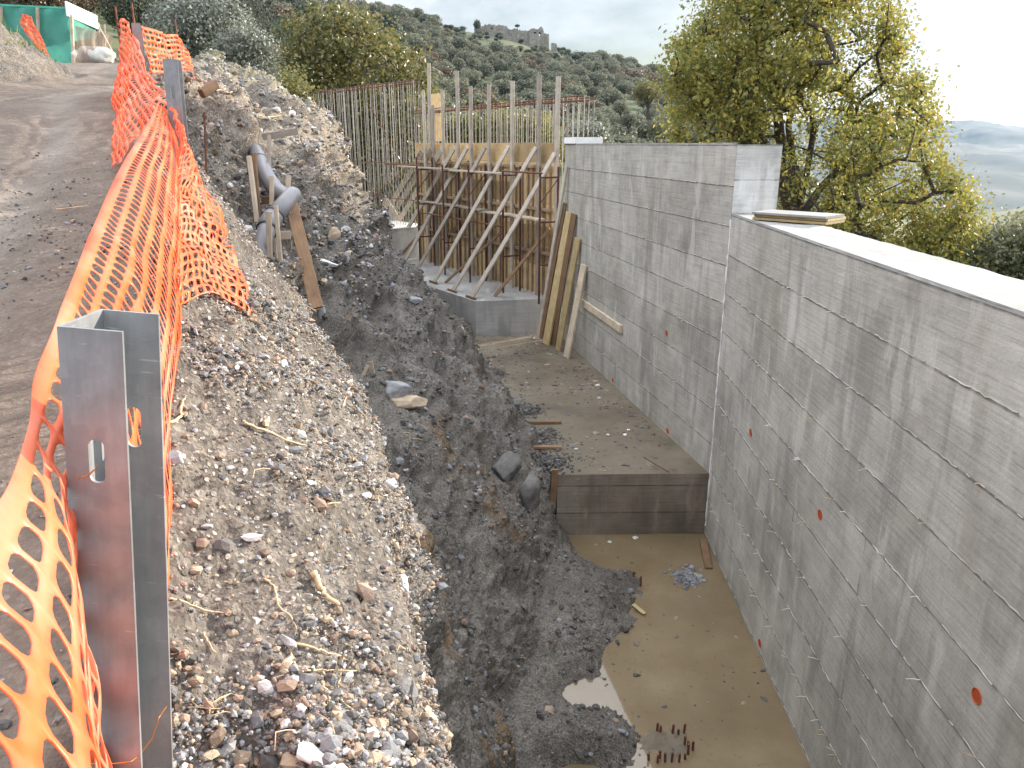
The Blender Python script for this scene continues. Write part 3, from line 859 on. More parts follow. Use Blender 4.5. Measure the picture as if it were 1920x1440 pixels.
# tie wires left in the joints
def stub(p, nrm):
    q = p + nrm * random.uniform(.03, .09) + Vector((0, random.uniform(-.03, .03), random.uniform(-.02, .03)))
    return [p - nrm * .01, p.lerp(q, .5) + Vector((0, 0, .006)), q]
for (p0, d, nrm, Lw, zt, parent, cnt) in ((near_start, d_near, n_near, 12.6, WTOP_N, w_near, 88), (J, d_far, n_far, 8.0, 0, w_far, 34)):
    for i in range(cnt):
        s = random.uniform(6.2, 12.8) if parent is w_near else random.uniform(.3, Lw)
        kz = random.randint(3, 8) if random.random() < .75 else random.randint(1, 8)
        q = p0 + d * s; zq = zt - .5 * kz
        if zq < -5.3: continue
        b = MB(); b.tube(stub(Vector((q.x, q.y, zq)), nrm), .0035, 5)
        b.build('tie_wire', M['litter'] if random.random() < .7 else M['root'], parent)
# orange weep pipes
for (px, py, which) in ((1408, 811, 0), (1538, 965, 0), (1832, 1305, 0), (1425, 1206, 0), (1250, 625, 1), (1149, 713, 1), (1252, 808, 1)):
    nrm = n_near if which == 0 else n_far
    p = on_plane(px, py, J, nrm)
    t = MB(); r = .047
    a = p + nrm * .016; ring = []
    e1 = nrm.cross(Vector((0, 0, 1))).normalized(); e2 = Vector((0, 0, 1))
    n = 20
    for rr, dd in ((r, -.01), (r, .006), (r * .92, .006), (r * .92, .0015)):
        for j in range(n):
            an = 2 * math.pi * j / n
            ring.append(p + nrm * dd + (e1 * math.cos(an) + e2 * math.sin(an)) * rr)
    fs = [(m*n+j, m*n+(j+1) % n, (m+1)*n+(j+1) % n, (m+1)*n+j) for m in range(3) for j in range(n)]
    t.add(ring, fs)
    wp = t.build('weep_pipe', M['weep'], w_near if which == 0 else w_far)
    c = MB(); c.add(ring[3*n:], [tuple(range(n))]); co_ = c.build('pipe_bore', M['weep_dark']); co_.parent = wp
    co_.matrix_parent_inverse = Matrix.Identity(4)

# ------------------------------------------------------------------ footings
def footing(name, poly, ztop, zbot, mside, mtop, label):
    t = empty(name, (poly[0][0], poly[0][1], zbot)); tag(t, label, 'footing')
    n = len(poly); b = MB()
    vs = [(x, y, z) for z in (zbot, ztop) for x, y in poly]
    b.add(vs, [(i, (i+1) % n, n + (i+1) % n, n + i) for i in range(n)])
    wall_uv(b.build('footing_side', mside, t))
    c = MB(); c.add([(x, y, ztop) for x, y in poly], [tuple(range(n))])
    wall_uv(c.build('footing_top', mtop, t))
    return t
def xy(v): return (v.x, v.y)
SL1, SL2, SL3 = -4.45, -3.62, -2.60
f1 = footing('footing', [(.64, 9.98), (2.815, 10.03), xy(KE - n_far * .1), (-1.01, 18.3), (-1.03, 17.7)], SL1, -5.7, M['conc_wet'], M['mudslab'], 'long muddy brown concrete footing at the foot of the high wall')
FW0 = Vector((1.02, 18.85, 0)); FW1 = FW0 + d_fw * 8.0
f2 = footing('footing', [(-.88, 18.36), (1.16, 18.72), xy(FW0), xy(FW1), (-5.3, 25.2), (-2.34, 20.6)], SL2, -4.9, M['conc_slab'], M['conc_slab'], 'grey stepped concrete footing carrying the timber formwork braces')
rb_d = Vector((-.627, .779, 0)).normalized(); RB0 = Vector((-3.1, 25.75, 0)); RB1 = RB0 + rb_d * 9.3
rb_n = Vector((-rb_d.y, rb_d.x, 0))
f3 = footing('footing', [xy(RB0 + rb_n * 2.4 + rb_d * .1), xy(RB0 - rb_n * .6), xy(RB1 - rb_n * .6), xy(RB1 + rb_n * 2.4)], SL3, -4.4, M['conc_slab'], M['conc_pale'], 'pale far concrete footing under the tall curtain of reinforcing bars')
# rusty form strip standing at the near corner of the first footing

# ================================================================== FORMWORK
fw = empty('formwork', (FW0.x, FW0.y, SL2))
tag(fw, 'yellow and brown shuttering wall of stacked boards at the end of the concrete wall', 'formwork')
FT = .04
FWL = 7.9
zs = [FT, FT - .46, FT - .96, FT - 1.46, FT - 1.96, FT - 2.46, FT - 2.96, SL2 + .005]
for r in range(7):
    s = 0; 
    while s < FWL - .05:
        w = min(random.choice([1.5, 2.0, 2.0]), FWL - s)
        a = FW0 + d_fw * (s + .004); c = FW0 + d_fw * (s + w - .004)
        b = MB(); zc = (zs[r] + zs[r+1]) / 2
        b.beam((a.x, a.y, zc), (c.x, c.y, zc), zs[r] - zs[r+1] - .006, .03, (0, 0, 1))
        b.build('shuttering_board', M['panel'], fw); s += w
for i in range(30):
    s = .12 + i * (FWL - .25) / 29 + random.uniform(-.05, .05)
    p = FW0 + d_fw * s + n_fw * .040
    b = MB(); b.beam((p.x, p.y, SL2 + .01), (p.x, p.y, FT - .42 - random.uniform(0, .35)), random.choice([.035, .05, .06]), .05, d_fw)
    b.build('batten', M['batten'], fw)
for zc in (FT - .55, FT - 1.55, FT - 2.6):
    a = FW0 + d_fw * .05 + n_fw * .1; c = FW0 + d_fw * (FWL - .1) + n_fw * .1
    b = MB(); b.beam((a.x, a.y, zc), (c.x, c.y, zc), .08, .06, (0, 0, 1), 4, .01); b.build('waling', M['batten'], fw)

ORD = ['first', 'second', 'third', 'fourth', 'fifth', 'sixth', 'seventh', 'eighth', 'ninth', 'tenth', 'eleventh', 'twelfth']
ups = [(760, 508), (792, 355), (813, 592), (868, 508), (950, 398), (1026, 485), (1130, 475), (1263, 455), (1412, 430), (1520, 430)]
hts = ['', ' the tallest at the far end', ' the shortest', '', ' tall and thin', ' short', '', ' pale', ' grey and tall', ' nearest the concrete wall']
upos = []
for i, (u, v) in enumerate(ups):
    px, py = 540 + u / 3, v / 3
    p = on_plane(px, py, FW0 + n_fw * .17, n_fw)
    b = MB(); lean = d_fw * random.uniform(-.04, .04)
    zb = SL2 if i != 1 else -.15
    b.beam((p.x + lean.x, p.y + lean.y, zb), (p.x, p.y, p.z), .115 if i in (8, 9) else .10, .075, d_fw, 6, .015)
    o = b.build('timber_upright', M['wood_grey'])
    tag(o, f'{ORD[i]} upright timber from the left above the formwork,' + (hts[i] or ' weathered grey'), 'timber post', 'upright timbers of the formwork')
    upos.append(p)
C6 = lambda u, v: (660 + u / 3.13, 240 + v / 3.13)
braces = [((1180, 165), (700, 1000)), ((1070, 130), (590, 960)), ((910, 125), (480, 910)), ((775, 125), (365, 860)), ((670, 125), (300, 800)),
          ((595, 125), (240, 735)), ((520, 135), (205, 665)), ((465, 130), (165, 625)), ((410, 140), (135, 600))]
for i, (a, c) in enumerate(braces):
    pa = on_plane(*C6(*a), FW0 + n_fw * .23, n_fw); pc = on_z(*C6(*c), SL2)
    side = d_fw
    b = MB(); b.beam(pc, pa + (pa - pc).normalized() * .08, .165, .04, side, 6, .02)
    o = b.build('timber_brace', M['wood_grey'])
    tag(o, f'{ORD[i]} long slanting grey brace counted from the concrete wall, propping the formwork', 'timber brace', 'long slanting braces of the formwork')
    # wedge and stake at the foot
    if i < 5:
        b = MB(); q = pc + n_fw * .03
        b.beam(q - d_fw * .28 + Vector((0, 0, .03)), q + d_fw * .2 + Vector((0, 0, .03)), .06, .04, (0, 0, 1))
        tag(b.build('foot_block', M['wood_brown']), f'low brown block against the foot of the {ORD[i]} long brace', 'timber block', 'blocks at the feet of the braces')
for i, (a, c, lb) in enumerate([((1160, 590), (835, 990), 'short brown brace rising towards the foot of the last upright'), ((880, 610), (545, 910), 'thin brown raking strut under the lower scaffold plank'), ((640, 560), (430, 760), 'brown low strut behind the middle braces'), ((380, 640), (270, 770), 'short low strut at the far end of the formwork')]):
    pa = on_plane(*C6(*a), FW0 + n_fw * .2, n_fw); pc = on_z(*C6(*c), SL2)
    b = MB(); b.beam(pc, pa, .12, .03, d_fw, 5, .02)
    tag(b.build('timber_strut', M['wood_brown']), lb, 'timber brace', 'short brown struts of the formwork')
# scaffold: rusty frames with planks
OFS = .75
def onsc(u, v, o=OFS): return on_plane(*C6(u, v), FW0 + n_fw * o, n_fw)
frames = [(378, 170), (530, 215), (683, 215), (885, 225), (1105, 230)]
lbl = ['farthest', 'second farthest', 'middle', 'second nearest', 'nearest']
for i, (u, v) in enumerate(frames):
    p = onsc(u, v); 
    t = empty('scaffold_trestle', (p.x, p.y, SL2)); tag(t, f'{lbl[i]} rusty maroon scaffold frame along the formwork', 'scaffold frame', 'scaffold frames along the formwork')
    q = p - n_fw * .5
    for pp, nm in ((p, 'standard'), (q, 'standard')):
        b = MB(); b.tube([(pp.x, pp.y, SL2), (pp.x, pp.y, p.z)], .026, 8); b.build(nm, M['rust_dark'], t)
    for zc in (-.72, -1.72, -2.7):
        b = MB(); b.tube([(p.x, p.y, zc), (q.x, q.y, zc)], .02, 6); b.build('transom', M['rust_dark'], t)
    b = MB(); b.tube([(p.x, p.y, -1.3), (q.x, q.y, -.75)], .014, 6); b.build('diagonal', M['rust_dark'], t)
def plankline(a, c, z, mtl, label, name='scaffold_plank', o=.5, w=.26, th=.045):
    pa, pc = onsc(*a, o), onsc(*c, o)
    b = MB(); b.beam((pa.x, pa.y, z), (pc.x, pc.y, z), w, th, n_fw, 6, .02)
    tag(b.build(name, M[mtl]), label, 'scaffold plank')
plankline((285, 228), (585, 258), -.66, 'wood_pale', 'pale upper scaffold plank at the far end of the formwork')
plankline((560, 262), (900, 262), -.695, 'wood_grey', 'grey upper scaffold plank in the middle of the formwork', o=.48)
plankline((390, 430), (780, 490), -1.66, 'wood_grey', 'grey lower scaffold plank at the far end of the formwork')
plankline((760, 480), (1105, 535), -1.705, 'wood_pale', 'pale lower scaffold plank close to the concrete wall', o=.47)
for (a, c, z, lb) in (((880, 266), (1115, 268), -.62, 'upper rusty scaffold rail beside the last uprights'), ((200, 226), (420, 240), -.60, 'rusty scaffold rail sticking out at the far end of the formwork'), ((400, 490), (890, 580), -1.95, 'lower rusty scaffold rail under the grey plank')):
    pa, pc = onsc(*a, OFS + .03), onsc(*c, OFS + .03)
    b = MB(); b.tube([(pa.x, pa.y, z), (pc.x, pc.y, z)], .022, 8); tag(b.build('scaffold_rail', M['rust']), lb, 'scaffold rail')

# ================================================================== REBAR CURTAINS
def curtain(name, p0, d, nrm, Lr, z0, z1, step, label, r=.012, tops=3, two=True, offs=(0, -.32)):
    t = empty(name, (p0.x, p0.y, z0)); tag(t, label, 'rebar cage')
    base = MB(); base.tube([(0, 0, 0), (0, 0, z1 - z0)], r, 5)
    n = int(Lr / step)
    first = None
    for row, of in enumerate(offs if two else offs[:1]):
        for i in range(n + 1):
            q = p0 + d * (i * step + random.uniform(-.025, .025) + row * step * .5) + nrm * of
            if first is None:
                o = base.build('vertical_bar', M['rebar'], None, origin=(0, 0, 0)); first = o
            else:
                o = first.copy(); COL.objects.link(o)
            o.parent = t
            o.matrix_parent_inverse = Matrix.Identity(4)
            o.location = Vector((q.x, q.y, z0)) - t.location
            o.rotation_euler = (random.uniform(-.012, .012), random.uniform(-.012, .012), 0)
    for k_ in range(tops):
        of = offs[k_ % 2]; z = z1 - .02 - (k_ // 2) * .07
        pts = [p0 + d * (Lr * i / 14) + nrm * (of + .02) + Vector((0, 0, z + random.uniform(-.02, .02))) for i in range(15)]
        b = MB(); b.tube(pts, .014, 6); b.build('top_bar', M['rust'], t)
    return t
c1 = curtain('rebar_cage', RB0, rb_d, rb_n, 9.0, SL3, 1.93, .19, 'tall curtain of grey reinforcing bars standing beyond the formwork', .0105, 4)
for zc in (-1.75, -.6):
    a, e = RB0 + rb_n * .05, RB0 + rb_d * 8.8 + rb_n * .05
    b = MB(); b.tube([(a.x, a.y, zc), (e.x, e.y, zc + .02)], .012, 6); b.build('cross_bar', M['rust'], c1)
c2 = curtain('rebar_cage', FW0 - d_fw * .9 - n_fw * .12, d_fw, n_fw, 9.1, -.9, 1.04, .2, 'shorter row of rusty reinforcing bars rising out of the formwork', .011, 4, True, (0, -.36))
# a board and rubble leaning behind the bars
for (a, c, w, lb) in (((655, 335), (700, 405), .32, 'pale board leaning against the foot of the tall rebar curtain'), ((720, 375), (745, 412), .42, 'second pale board lying askew behind the rebar curtain')):
    pa, pc = at(*a, 28.6), at(*c, 28.0); pc.z = SL3 + .02
    b = MB(); b.beam(pc, pa, w, .04, rb_d); tag(b.build('leaning_board', M['wood_pale']), lb, 'board')
# spare rods leaning through the curtain
for (a, c, lb) in (((688, 190), (735, 270), 'long thin rusty rod slanting across the rebar curtain'), ((745, 320), (700, 375), 'light thin rod leaning low against the rebar curtain')):
    pa, pc = at(*a, 27.6), at(*c, 27.2)
    b = MB(); b.tube([pc, pa], .014, 6); tag(b.build('loose_rod', M['rust']), lb, 'steel rod')
# form board box seen behind the first uprights
b = MB(); p = on_plane(818, 222, FW0 - n_fw * .5, n_fw)
b.beam((p.x, p.y, .1), (p.x, p.y, 1.5), .55, .06, d_fw); tag(b.build('stop_board', M['panel']), 'upright brown board standing behind the leftmost formwork timbers', 'board')

# white foam block on the far end of the wall
p = KE - d_far * .45 - n_far * .28
b = MB(); b.box((p.x, p.y, .085), (.62, .9, .13), Matrix.Rotation(.2, 3, 'Z')); tag(b.build('foam_block', M['white']), 'white foam block lying on the far end of the high wall', 'foam block')

# ------------------------------------------------------------------ leaning planks
C8 = lambda u, v: (1000 + u / 3.43, 280 + v / 3.43)
for (a, c, w, th, mt_, lb) in [
    ((214, 108), (32, 1205), .10, .05, 'wood_grey', 'thin grey batten, tallest of the timbers leaning on the wall'),
    ((205, 345), (50, 1215), .12, .04, 'wood_brown', 'narrow brown board behind the wide leaning planks'),
    ((236, 405), (82, 1252), .25, .05, 'wood_yellow', 'widest yellow plank leaning on the concrete wall'),
    ((262, 415), (125, 1258), .20, .03, 'wood_brown', 'dark plank edge tucked behind the widest leaning plank'),
    ((287, 572), (160, 1292), .20, .045, 'wood_yellow', 'yellow plank with a pale worn patch, second shortest leaning on the wall'),
    ((327, 742), (213, 1338), .20, .05, 'wood_pale', 'shortest pale plank leaning on the wall, nearest the camera')]:
    pa = on_plane(*C8(*a), J + n_far * .06, n_far); pc = on_z(*C8(*c), SL1 + .01)
    sd_ = (d_far + n_far * .35).normalized()
    b = MB(); b.beam(pc, pa, w, th, sd_, 6, .01)
    tag(b.build('leaning_plank', M[mt_]), lb, 'plank', 'planks leaning on the retaining wall')
pa = on_plane(*C8(316, 985), J + n_far * .03, n_far); pc = on_plane(*C8(566, 1158), J + n_far * .03, n_far)
b = MB(); b.beam(pa, pc, .15, .05, (0, 0, 1)); tag(b.build('wall_board', M['wood_pale']), 'pale board fixed lengthwise to the wall beside the leaning planks', 'plank')

# panels stacked on the low wall
def panel_stack():
    lays = [('lowest board of the panel stack on top of the low wall', 0, .0, 'wood_yellow'), ('middle board of the panel stack on top of the low wall', .032, .02, 'wood_yellow'), ('pale concrete splashed top board of the panel stack on the low wall', .064, -.015, 'conc_top')]
    a = on_z(1448, 412, WTOP_N + .02); c = on_z(1558, 420, WTOP_N + .02)
    ctr = (a + c) / 2; dd = Vector((c.x - a.x, c.y - a.y, 0)).normalized()
    ctr = ctr + Vector((.0, .10, 0))
    for lb, h, sh, mt_ in lays:
        b = MB(); q = ctr + Vector((sh, sh, h + .016 + .02)); q.z = WTOP_N + .035 + h
        b.beam(q - dd * .44, q + dd * .44, .46, .028, Vector((-dd.y, dd.x, 0)))
        tag(b.build('shuttering_panel', M[mt_]), lb, 'panel', 'panels stacked on the low wall')
panel_stack()

# ------------------------------------------------------------------ timbers on and by the first footing
def lay(a, c, z, w, th, mt_, name, lb, cat='timber'):
    pa, pc = on_z(*a, z + th / 2), on_z(*c, z + th / 2)
    b = MB(); b.beam(pa, pc, w, th, (0, 1, 0) if abs(pa.x - pc.x) > abs(pa.y - pc.y) else (1, 0, 0), 4, .006)
    return tag(b.build(name, M[mt_]), lb, cat)
lay((968, 793), (1052, 791), SL1, .07, .05, 'wood_brown', 'timber_batten', 'brown batten lying on the muddy footing, farther of two')
lay((986, 839), (1053, 839), SL1, .08, .05, 'wood_brown', 'timber_batten', 'brown batten lying on the muddy footing, nearer of two')
lay((868, 640), (905, 684), SL1, .10, .08, 'wood_brown', 'timber_batten', 'dark batten along the muddy edge of the long footing, farther end')
lay((950, 770), (972, 800), SL1, .09, .06, 'wood_brown', 'timber_batten', 'dark short batten along the muddy edge beside the lumps')
lay((1207, 857), (1254, 885), SL1, .015, .012, 'rust', 'loose_rod', 'short thin rod lying on the muddy footing near its front edge', 'steel rod')
pa, pc = at(1041, 880, 9.88), at(1036, 952, 9.93)
b = MB(); b.beam(pc, pa, .085, .03, (1, 0, 0)); tag(b.build('timber_stake', M['wood_brown']), 'brown stake standing at the front corner of the long footing', 'stake')
pa, pc = at(1016, 888, 10.05), at(1024, 975, 10.0)
b = MB(); b.beam(pc, pa, .10, .025, (0, 1, 0)); tag(b.build('timber_stake', M['wood_brown']), 'dark wet board edge left of the front corner stake', 'stake')
pa, pc = on_z(1329, 1066, WATER_Z + .01), on_z(1318, 1012, WATER_Z + .06)
b = MB(); b.beam(pa, pc, .10, .035, (1, 0, 0)); tag(b.build('timber_batten', M['wood_brown']), 'brown board floating at the foot of the wall in the puddle', 'timber')
pa, pc = on_z(1187, 1133, WATER_Z + .05), on_z(1209, 1151, WATER_Z + .02)
b = MB(); b.beam(pa, pc, .05, .015, (1, 0, 0)); tag(b.build('wood_chip', M['wood_yellow']), 'bright yellow sliver of wood at the edge of the gravel heap', 'wood chip')
# small litter on the footing and in the water
for i, (px, py, r, mt_, lb) in enumerate([(1191, 1008, .045, 'litter', 'pale plastic cup lying in the puddle by the footing'), (1143, 1016, .03, 'litter', 'small round white cap on the mud by the footing'), (1172, 815, .035, 'white', 'white flake of foam on the muddy footing, nearer of two'), (1178, 806, .03, 'white', 'white flake of foam on the muddy footing, farther of two'), (1121, 722, .05, 'litter', 'crumpled pale scrap on the muddy footing'), (893, 681, .06, 'white', 'white scrap by the dark batten at the slope foot'), (1140, 815, .03, 'litter', 'faint pale scrap in the middle of the footing')]):
    p = on_z(px, py, (WATER_Z if py > 900 else SL1) + .015)
    b = MB()
    bm = bmesh.new(); bmesh.ops.create_icosphere(bm, subdivisions=2, radius=r)
    for v in bm.verts: v.co *= random.uniform(.7, 1.2); v.co.z *= .4
    b.add([v.co + p for v in bm.verts], [[v.index for v in f.verts] for f in bm.faces]); bm.free()
    tag(b.build('litter_scrap', M[mt_], smooth=False), lb, 'litter')

# pile heads with rebar stubs
t = empty('pile_head', on_z(1250, 1392, WATER_Z - .1)); tag(t, 'round concrete pile head ringed with rusty bar stubs at the edge of the puddle', 'pile head')
c0 = on_z(1250, 1392, WATER_Z); b = MB(); vs = []; n = 40; rings = 9
for m in range(rings + 1):
    for j in range(n):
        a = 2 * math.pi * j / n; q = .36 * m / rings
        x, y = q * math.cos(a), q * math.sin(a)
        nz_ = vnoise(np.array([[x * 7 + 3, y * 7, 1.5]]))[0] * .022 + vnoise(np.array([[x * 26, y * 26, 4.]]))[0] * .010
        vs.append((c0.x + x * 1.1, c0.y + y, c0.z + .012 - .055 * (m / rings) ** 3 + nz_))
b.add(vs, [(m*n+j, m*n+(j+1) % n, (m+1)*n+(j+1) % n, (m+1)*n+j) for m in range(rings) for j in range(n)])
b.build('pile_concrete', M['mudslab'], t, True)
for (u, v) in [(755, 1230), (772, 1235), (842, 1245), (878, 1255), (905, 1245), (910, 1310), (932, 1320), (957, 1340), (930, 1362), (912, 1390), (878, 1405), (838, 1405), (803, 1405), (757, 1410), (772, 1385), (710, 1395)]:
    p = on_z(980 + u / 3, 960 + v / 3, WATER_Z)
    b = MB(); b.tube([(p.x, p.y, WATER_Z - .05), (p.x + random.uniform(-.01, .01), p.y, WATER_Z + random.uniform(.06, .12))], .012, 6); b.build('bar_stub', M['rust'], t)
for (px, py, lb) in ((1187, 1077, 'short rusty bar stub at the tip of the gravel heap, left of two'), (1201, 1086, 'short rusty bar stub at the tip of the gravel heap, right of two')):
    p = on_z(px, py + 6, WATER_Z + .06); b = MB(); b.tube([p - Vector((0, 0, .1)), p + Vector((.004, 0, .09))], .012, 6); tag(b.build('bar_stub', M['rust']), lb, 'steel rod')

# ================================================================== GUARDRAIL POSTS
def slot_plate(mb, w, h, zs_, slot_w, slot_h, th):
    """plate in the x-z plane with a rounded slot, front at y=0, hanging down from z=0"""
    cxp, hz_ = w / 2, slot_h * .8
    k_ = 5; per = []
    for i in range(k_): per.append((-1 + 2 * i / k_, -1))
    for i in range(k_): per.append((1, -1 + 2 * i / k_))
    for i in range(k_): per.append((1 - 2 * i / k_, 1))
    for i in range(k_): per.append((-1, 1 - 2 * i / k_))
    n = len(per); r = slot_w / 2; hole, outer = [], []
    for (x, y) in per:
        outer.append((cxp + x * cxp, zs_ + y * hz_)); a = math.atan2(y, x)
        hole.append((cxp + r * math.cos(a), zs_ + r * math.sin(a) + (0 if abs(math.sin(a)) < 1e-6 else math.copysign(slot_h / 2 - r, math.sin(a)))))
    vs = [(x, y, z) for y in (0, th) for (x, z) in hole + outer]; fs = []
    for j in range(n):
        q = (j + 1) % n
        fs += [(j, q, n + q, n + j), (2*n + j, 3*n + j, 3*n + q, 2*n + q), (j, 2*n + j, 2*n + q, q), (n + j, n + q, 3*n + q, 3*n + j)]
    mb.add(vs, fs)
    for z0, z1 in ((zs_ + hz_, 0), (-h, zs_ - hz_)): mb.box((cxp, th / 2, (z0 + z1) / 2), (w, th, z1 - z0))
def guard_post(loc, rot, label, ht=1.3, slots=True):
    t = empty('guardrail_post', loc); tag(t, label, 'guardrail post', 'galvanised guardrail posts along the fence line')
    w, dep, th = .085, .125, .005
    b = MB()
    slot_plate(b, w, ht, -.190, .022, .066, th)                     # front flange
    body = MB(); body.v, body.f = b.v, b.f
    m2 = MB(); slot_plate(m2, w, ht, -.182, .022, .066, th)          # rear flange
    body.add([(x, y + dep - th, z) for x, y, z in m2.v], m2.f)
    n = 8
    body.box((th / 2 - .0, dep / 2, -ht / 2), (th, dep - 2 * th + .0002, ht))
    cr_ = MB()
    o = body.build('post_body', M['galv'], None, origin=(0, 0, 0))
    o.parent = t
    t.rotation_euler = rot
    return t
# frame of the front post: top front-left corner at pixel (105, 613)
gp1 = guard_post(at(106, 612, 1.0), (R(-1.0), R(5.6), R(2)), 'nearest galvanised steel channel post with two slots, in front of the orange net')
gp2 = guard_post(at(304, 110, 4.95), (0, R(1.5), R(12)), 'second galvanised steel post, where the orange net is gathered', 1.2)
gp3 = guard_post(at(246, 43, 8.9), (0, R(1), R(18)), 'third galvanised steel post with a cloth wrapped top, up the road', 1.3)
gp4 = guard_post(at(334, 82, 12.2), (0, 0, R(10)), 'small farthest steel post behind the end of the orange net', 1.0)
# tie wires on the front post
def wire(px_pts, Y, lb):
    b = MB(); pts = [at(px, py, Y + dy) for px, py, dy in px_pts]
    fine = []
    for i in range(len(pts) - 1):
        for k_ in range(6): fine.append(pts[i].lerp(pts[i+1], k_ / 6))
    fine.append(pts[-1]); b.tube(fine, .0011, 6); tag(b.build('tie_wire', M['wire'], smooth=True), lb, 'wire')
wire([(146, 897, -.012), (152, 895, -.006), (163, 893, -.005), (178, 880, -.004), (184, 872, .01)], .985, 'copper coloured wire through the slot of the nearest post, tying the net')
wire([(168, 1432, -.006), (200, 1433, -.007), (246, 1428, -.007), (262, 1415, .02), (285, 1385, .04), (298, 1345, .06), (312, 1325, .10)], .975, 'copper coloured wire round the bottom of the nearest post')

# ================================================================== ORANGE NETS
def cat(pts, t):
    n = len(pts) - 1; i = min(int(t * n), n - 1); u = t * n - i
    p0, p1, p2, p3 = pts[max(i-1, 0)], pts[i], pts[i+1], pts[min(i+2, n)]
    return p1 * 1.0 + (p2 - p0) * (.5 * u) + (p0 * 2 - p1 * 5 + p2 * 4 - p3) * (.5 * u * u) + (p1 * 3 - p0 - p2 * 3 + p3) * (.5 * u ** 3)
def net(stations, nu, nv, hole=(.70, .74), wob=.012, seed=1, ev_=.05):
    """perforated sheet: stations of points (top to bottom); every cell carries one rounded hole"""
    st = [[Vector(p) for p in s] for s in stations]
    # arc length along u
    tab = []; mid = len(st[0]) // 2 - 1
    prev = None; acc = 0
    for i in range(241):
        q = cat([s[mid] for s in st], i / 240)
        if prev is not None: acc += (q - prev).length
        tab.append(acc); prev = q
    tab = np.array(tab) / acc
    dense = np.linspace(0, 1, 241)
    VU = 40
    US = np.linspace(0, 1, 161); LAT = []
    for u in US:
        uu = float(np.interp(u, tab, dense))
        col = [cat([s[j] for s in st], uu) for j in range(len(st[0]))]
        LAT.append([tuple(cat(col, v / VU)) for v in range(VU + 1)])
    LAT = np.array(LAT)
    def ev(U, V):
        a = np.clip(U * 160, 0, 159.999); i = a.astype(int); f = (a - i)[:, None]
        c = np.clip(V * VU, 0, VU - .001); j = c.astype(int); g = (c - j)[:, None]
        return (LAT[i, j] * (1-f) + LAT[i+1, j] * f) * (1-g) + (LAT[i, j+1] * (1-f) + LAT[i+1, j+1] * f) * g
    n = 12
    ang = (np.arange(n) + .5) / n * 2 * np.pi
    sup = 2.6
    hx = np.sign(np.cos(ang)) * np.abs(np.cos(ang)) ** (2 / sup); hy = np.sign(np.sin(ang)) * np.abs(np.sin(ang)) ** (2 / sup)
    m = np.maximum(np.abs(np.cos(ang)), np.abs(np.sin(ang))); ox, oy = np.cos(ang) / m, np.sin(ang) / m
    # corner-exact outer ring
    U, V, Fs = [], [], []
    base = 0
    edge_v = ev_
    for i in range(nu):
        for j in range(nv):
            u0, u1 = i / nu, (i+1) / nu; v0, v1 = edge_v + (1 - 2 * edge_v) * j / nv, edge_v + (1 - 2 * edge_v) * (j+1) / nv
            cu, cv, du, dv = (u0+u1)/2, (v0+v1)/2, (u1-u0)/2, (v1-v0)/2
            rj = np.random.RandomState(seed * 7919 + i * 131 + j)
            hw, hh = hole[0] * rj.uniform(.93, 1.05), hole[1] * rj.uniform(.95, 1.04)
            oc = [(-1, -1), (-.33, -1), (.33, -1), (1, -1), (1, -.33), (1, .33), (1, 1), (.33, 1), (-.33, 1), (-1, 1), (-1, .33), (-1, -.33)]
            an = [math.atan2(y, x) for x, y in oc]
            for (x, y) in oc: U.append(cu + x * du); V.append(cv + y * dv)
            for a in an:
                ca, sa = math.cos(a), math.sin(a)
                U.append(cu + du * hw * math.copysign(abs(ca) ** .72, ca)); V.append(cv + dv * hh * math.copysign(abs(sa) ** .72, sa))
            for q in range(12):
                r_ = (q + 1) % 12; Fs.append((base + q, base + r_, base + 12 + r_, base + 12 + q))
            base += 24
    # selvages
    for (va, vb) in ((0, edge_v), (1 - edge_v, 1)):
        for i in range(nu):
            for (a_, c_) in ((0, .335), (.335, .665), (.665, 1)):
                for (u, v) in (((i+a_) / nu, va), ((i+c_) / nu, va), ((i+c_) / nu, vb), ((i+a_) / nu, vb)): U.append(u); V.append(v)
                Fs.append((base, base+1, base+2, base+3)); base += 4
    U, V = np.array(U), np.array(V)
    Pn = ev(U, V)
    q = np.stack([U * 13, V * 5, np.full_like(U, seed * 3.7)], 1)
    e = 1e-3
    nr = np.cross(ev(np.minimum(U + e, 1), V) - ev(np.maximum(U - e, 0), V), ev(U, np.minimum(V + e, 1)) - ev(U, np.maximum(V - e, 0)))
    nr /= np.linalg.norm(nr, axis=1, keepdims=True) + 1e-9
    w = (vnoise(q) + .5 * vnoise(q * 2.3)) * wob
    Pn = Pn + nr * w[:, None]
    return Pn, np.array(Fs)
def net_obj(parts, label):
    V, Fc, b = [], [], 0
    for Pn, Fs in parts:
        V.append(Pn); Fc.append(Fs + b); b += len(Pn)
    V, Fc = np.concatenate(V), np.concatenate(Fc)
    o0 = V.mean(0); o0[2] = V[:, 2].min()
    o = np_mesh('safety_net', V - o0, Fc, [M['net']], smooth=True)
    o.location = o0
    bm = bmesh.new(); bm.from_mesh(o.data); bmesh.ops.remove_doubles(bm, verts=bm.verts, dist=.0004); bmesh.ops.recalc_face_normals(bm, faces=bm.faces); bm.to_mesh(o.data); bm.free()
    s = o.modifiers.new('thickness', 'SOLIDIFY'); s.thickness = .0018
    tag(o, label, 'safety net'); return o
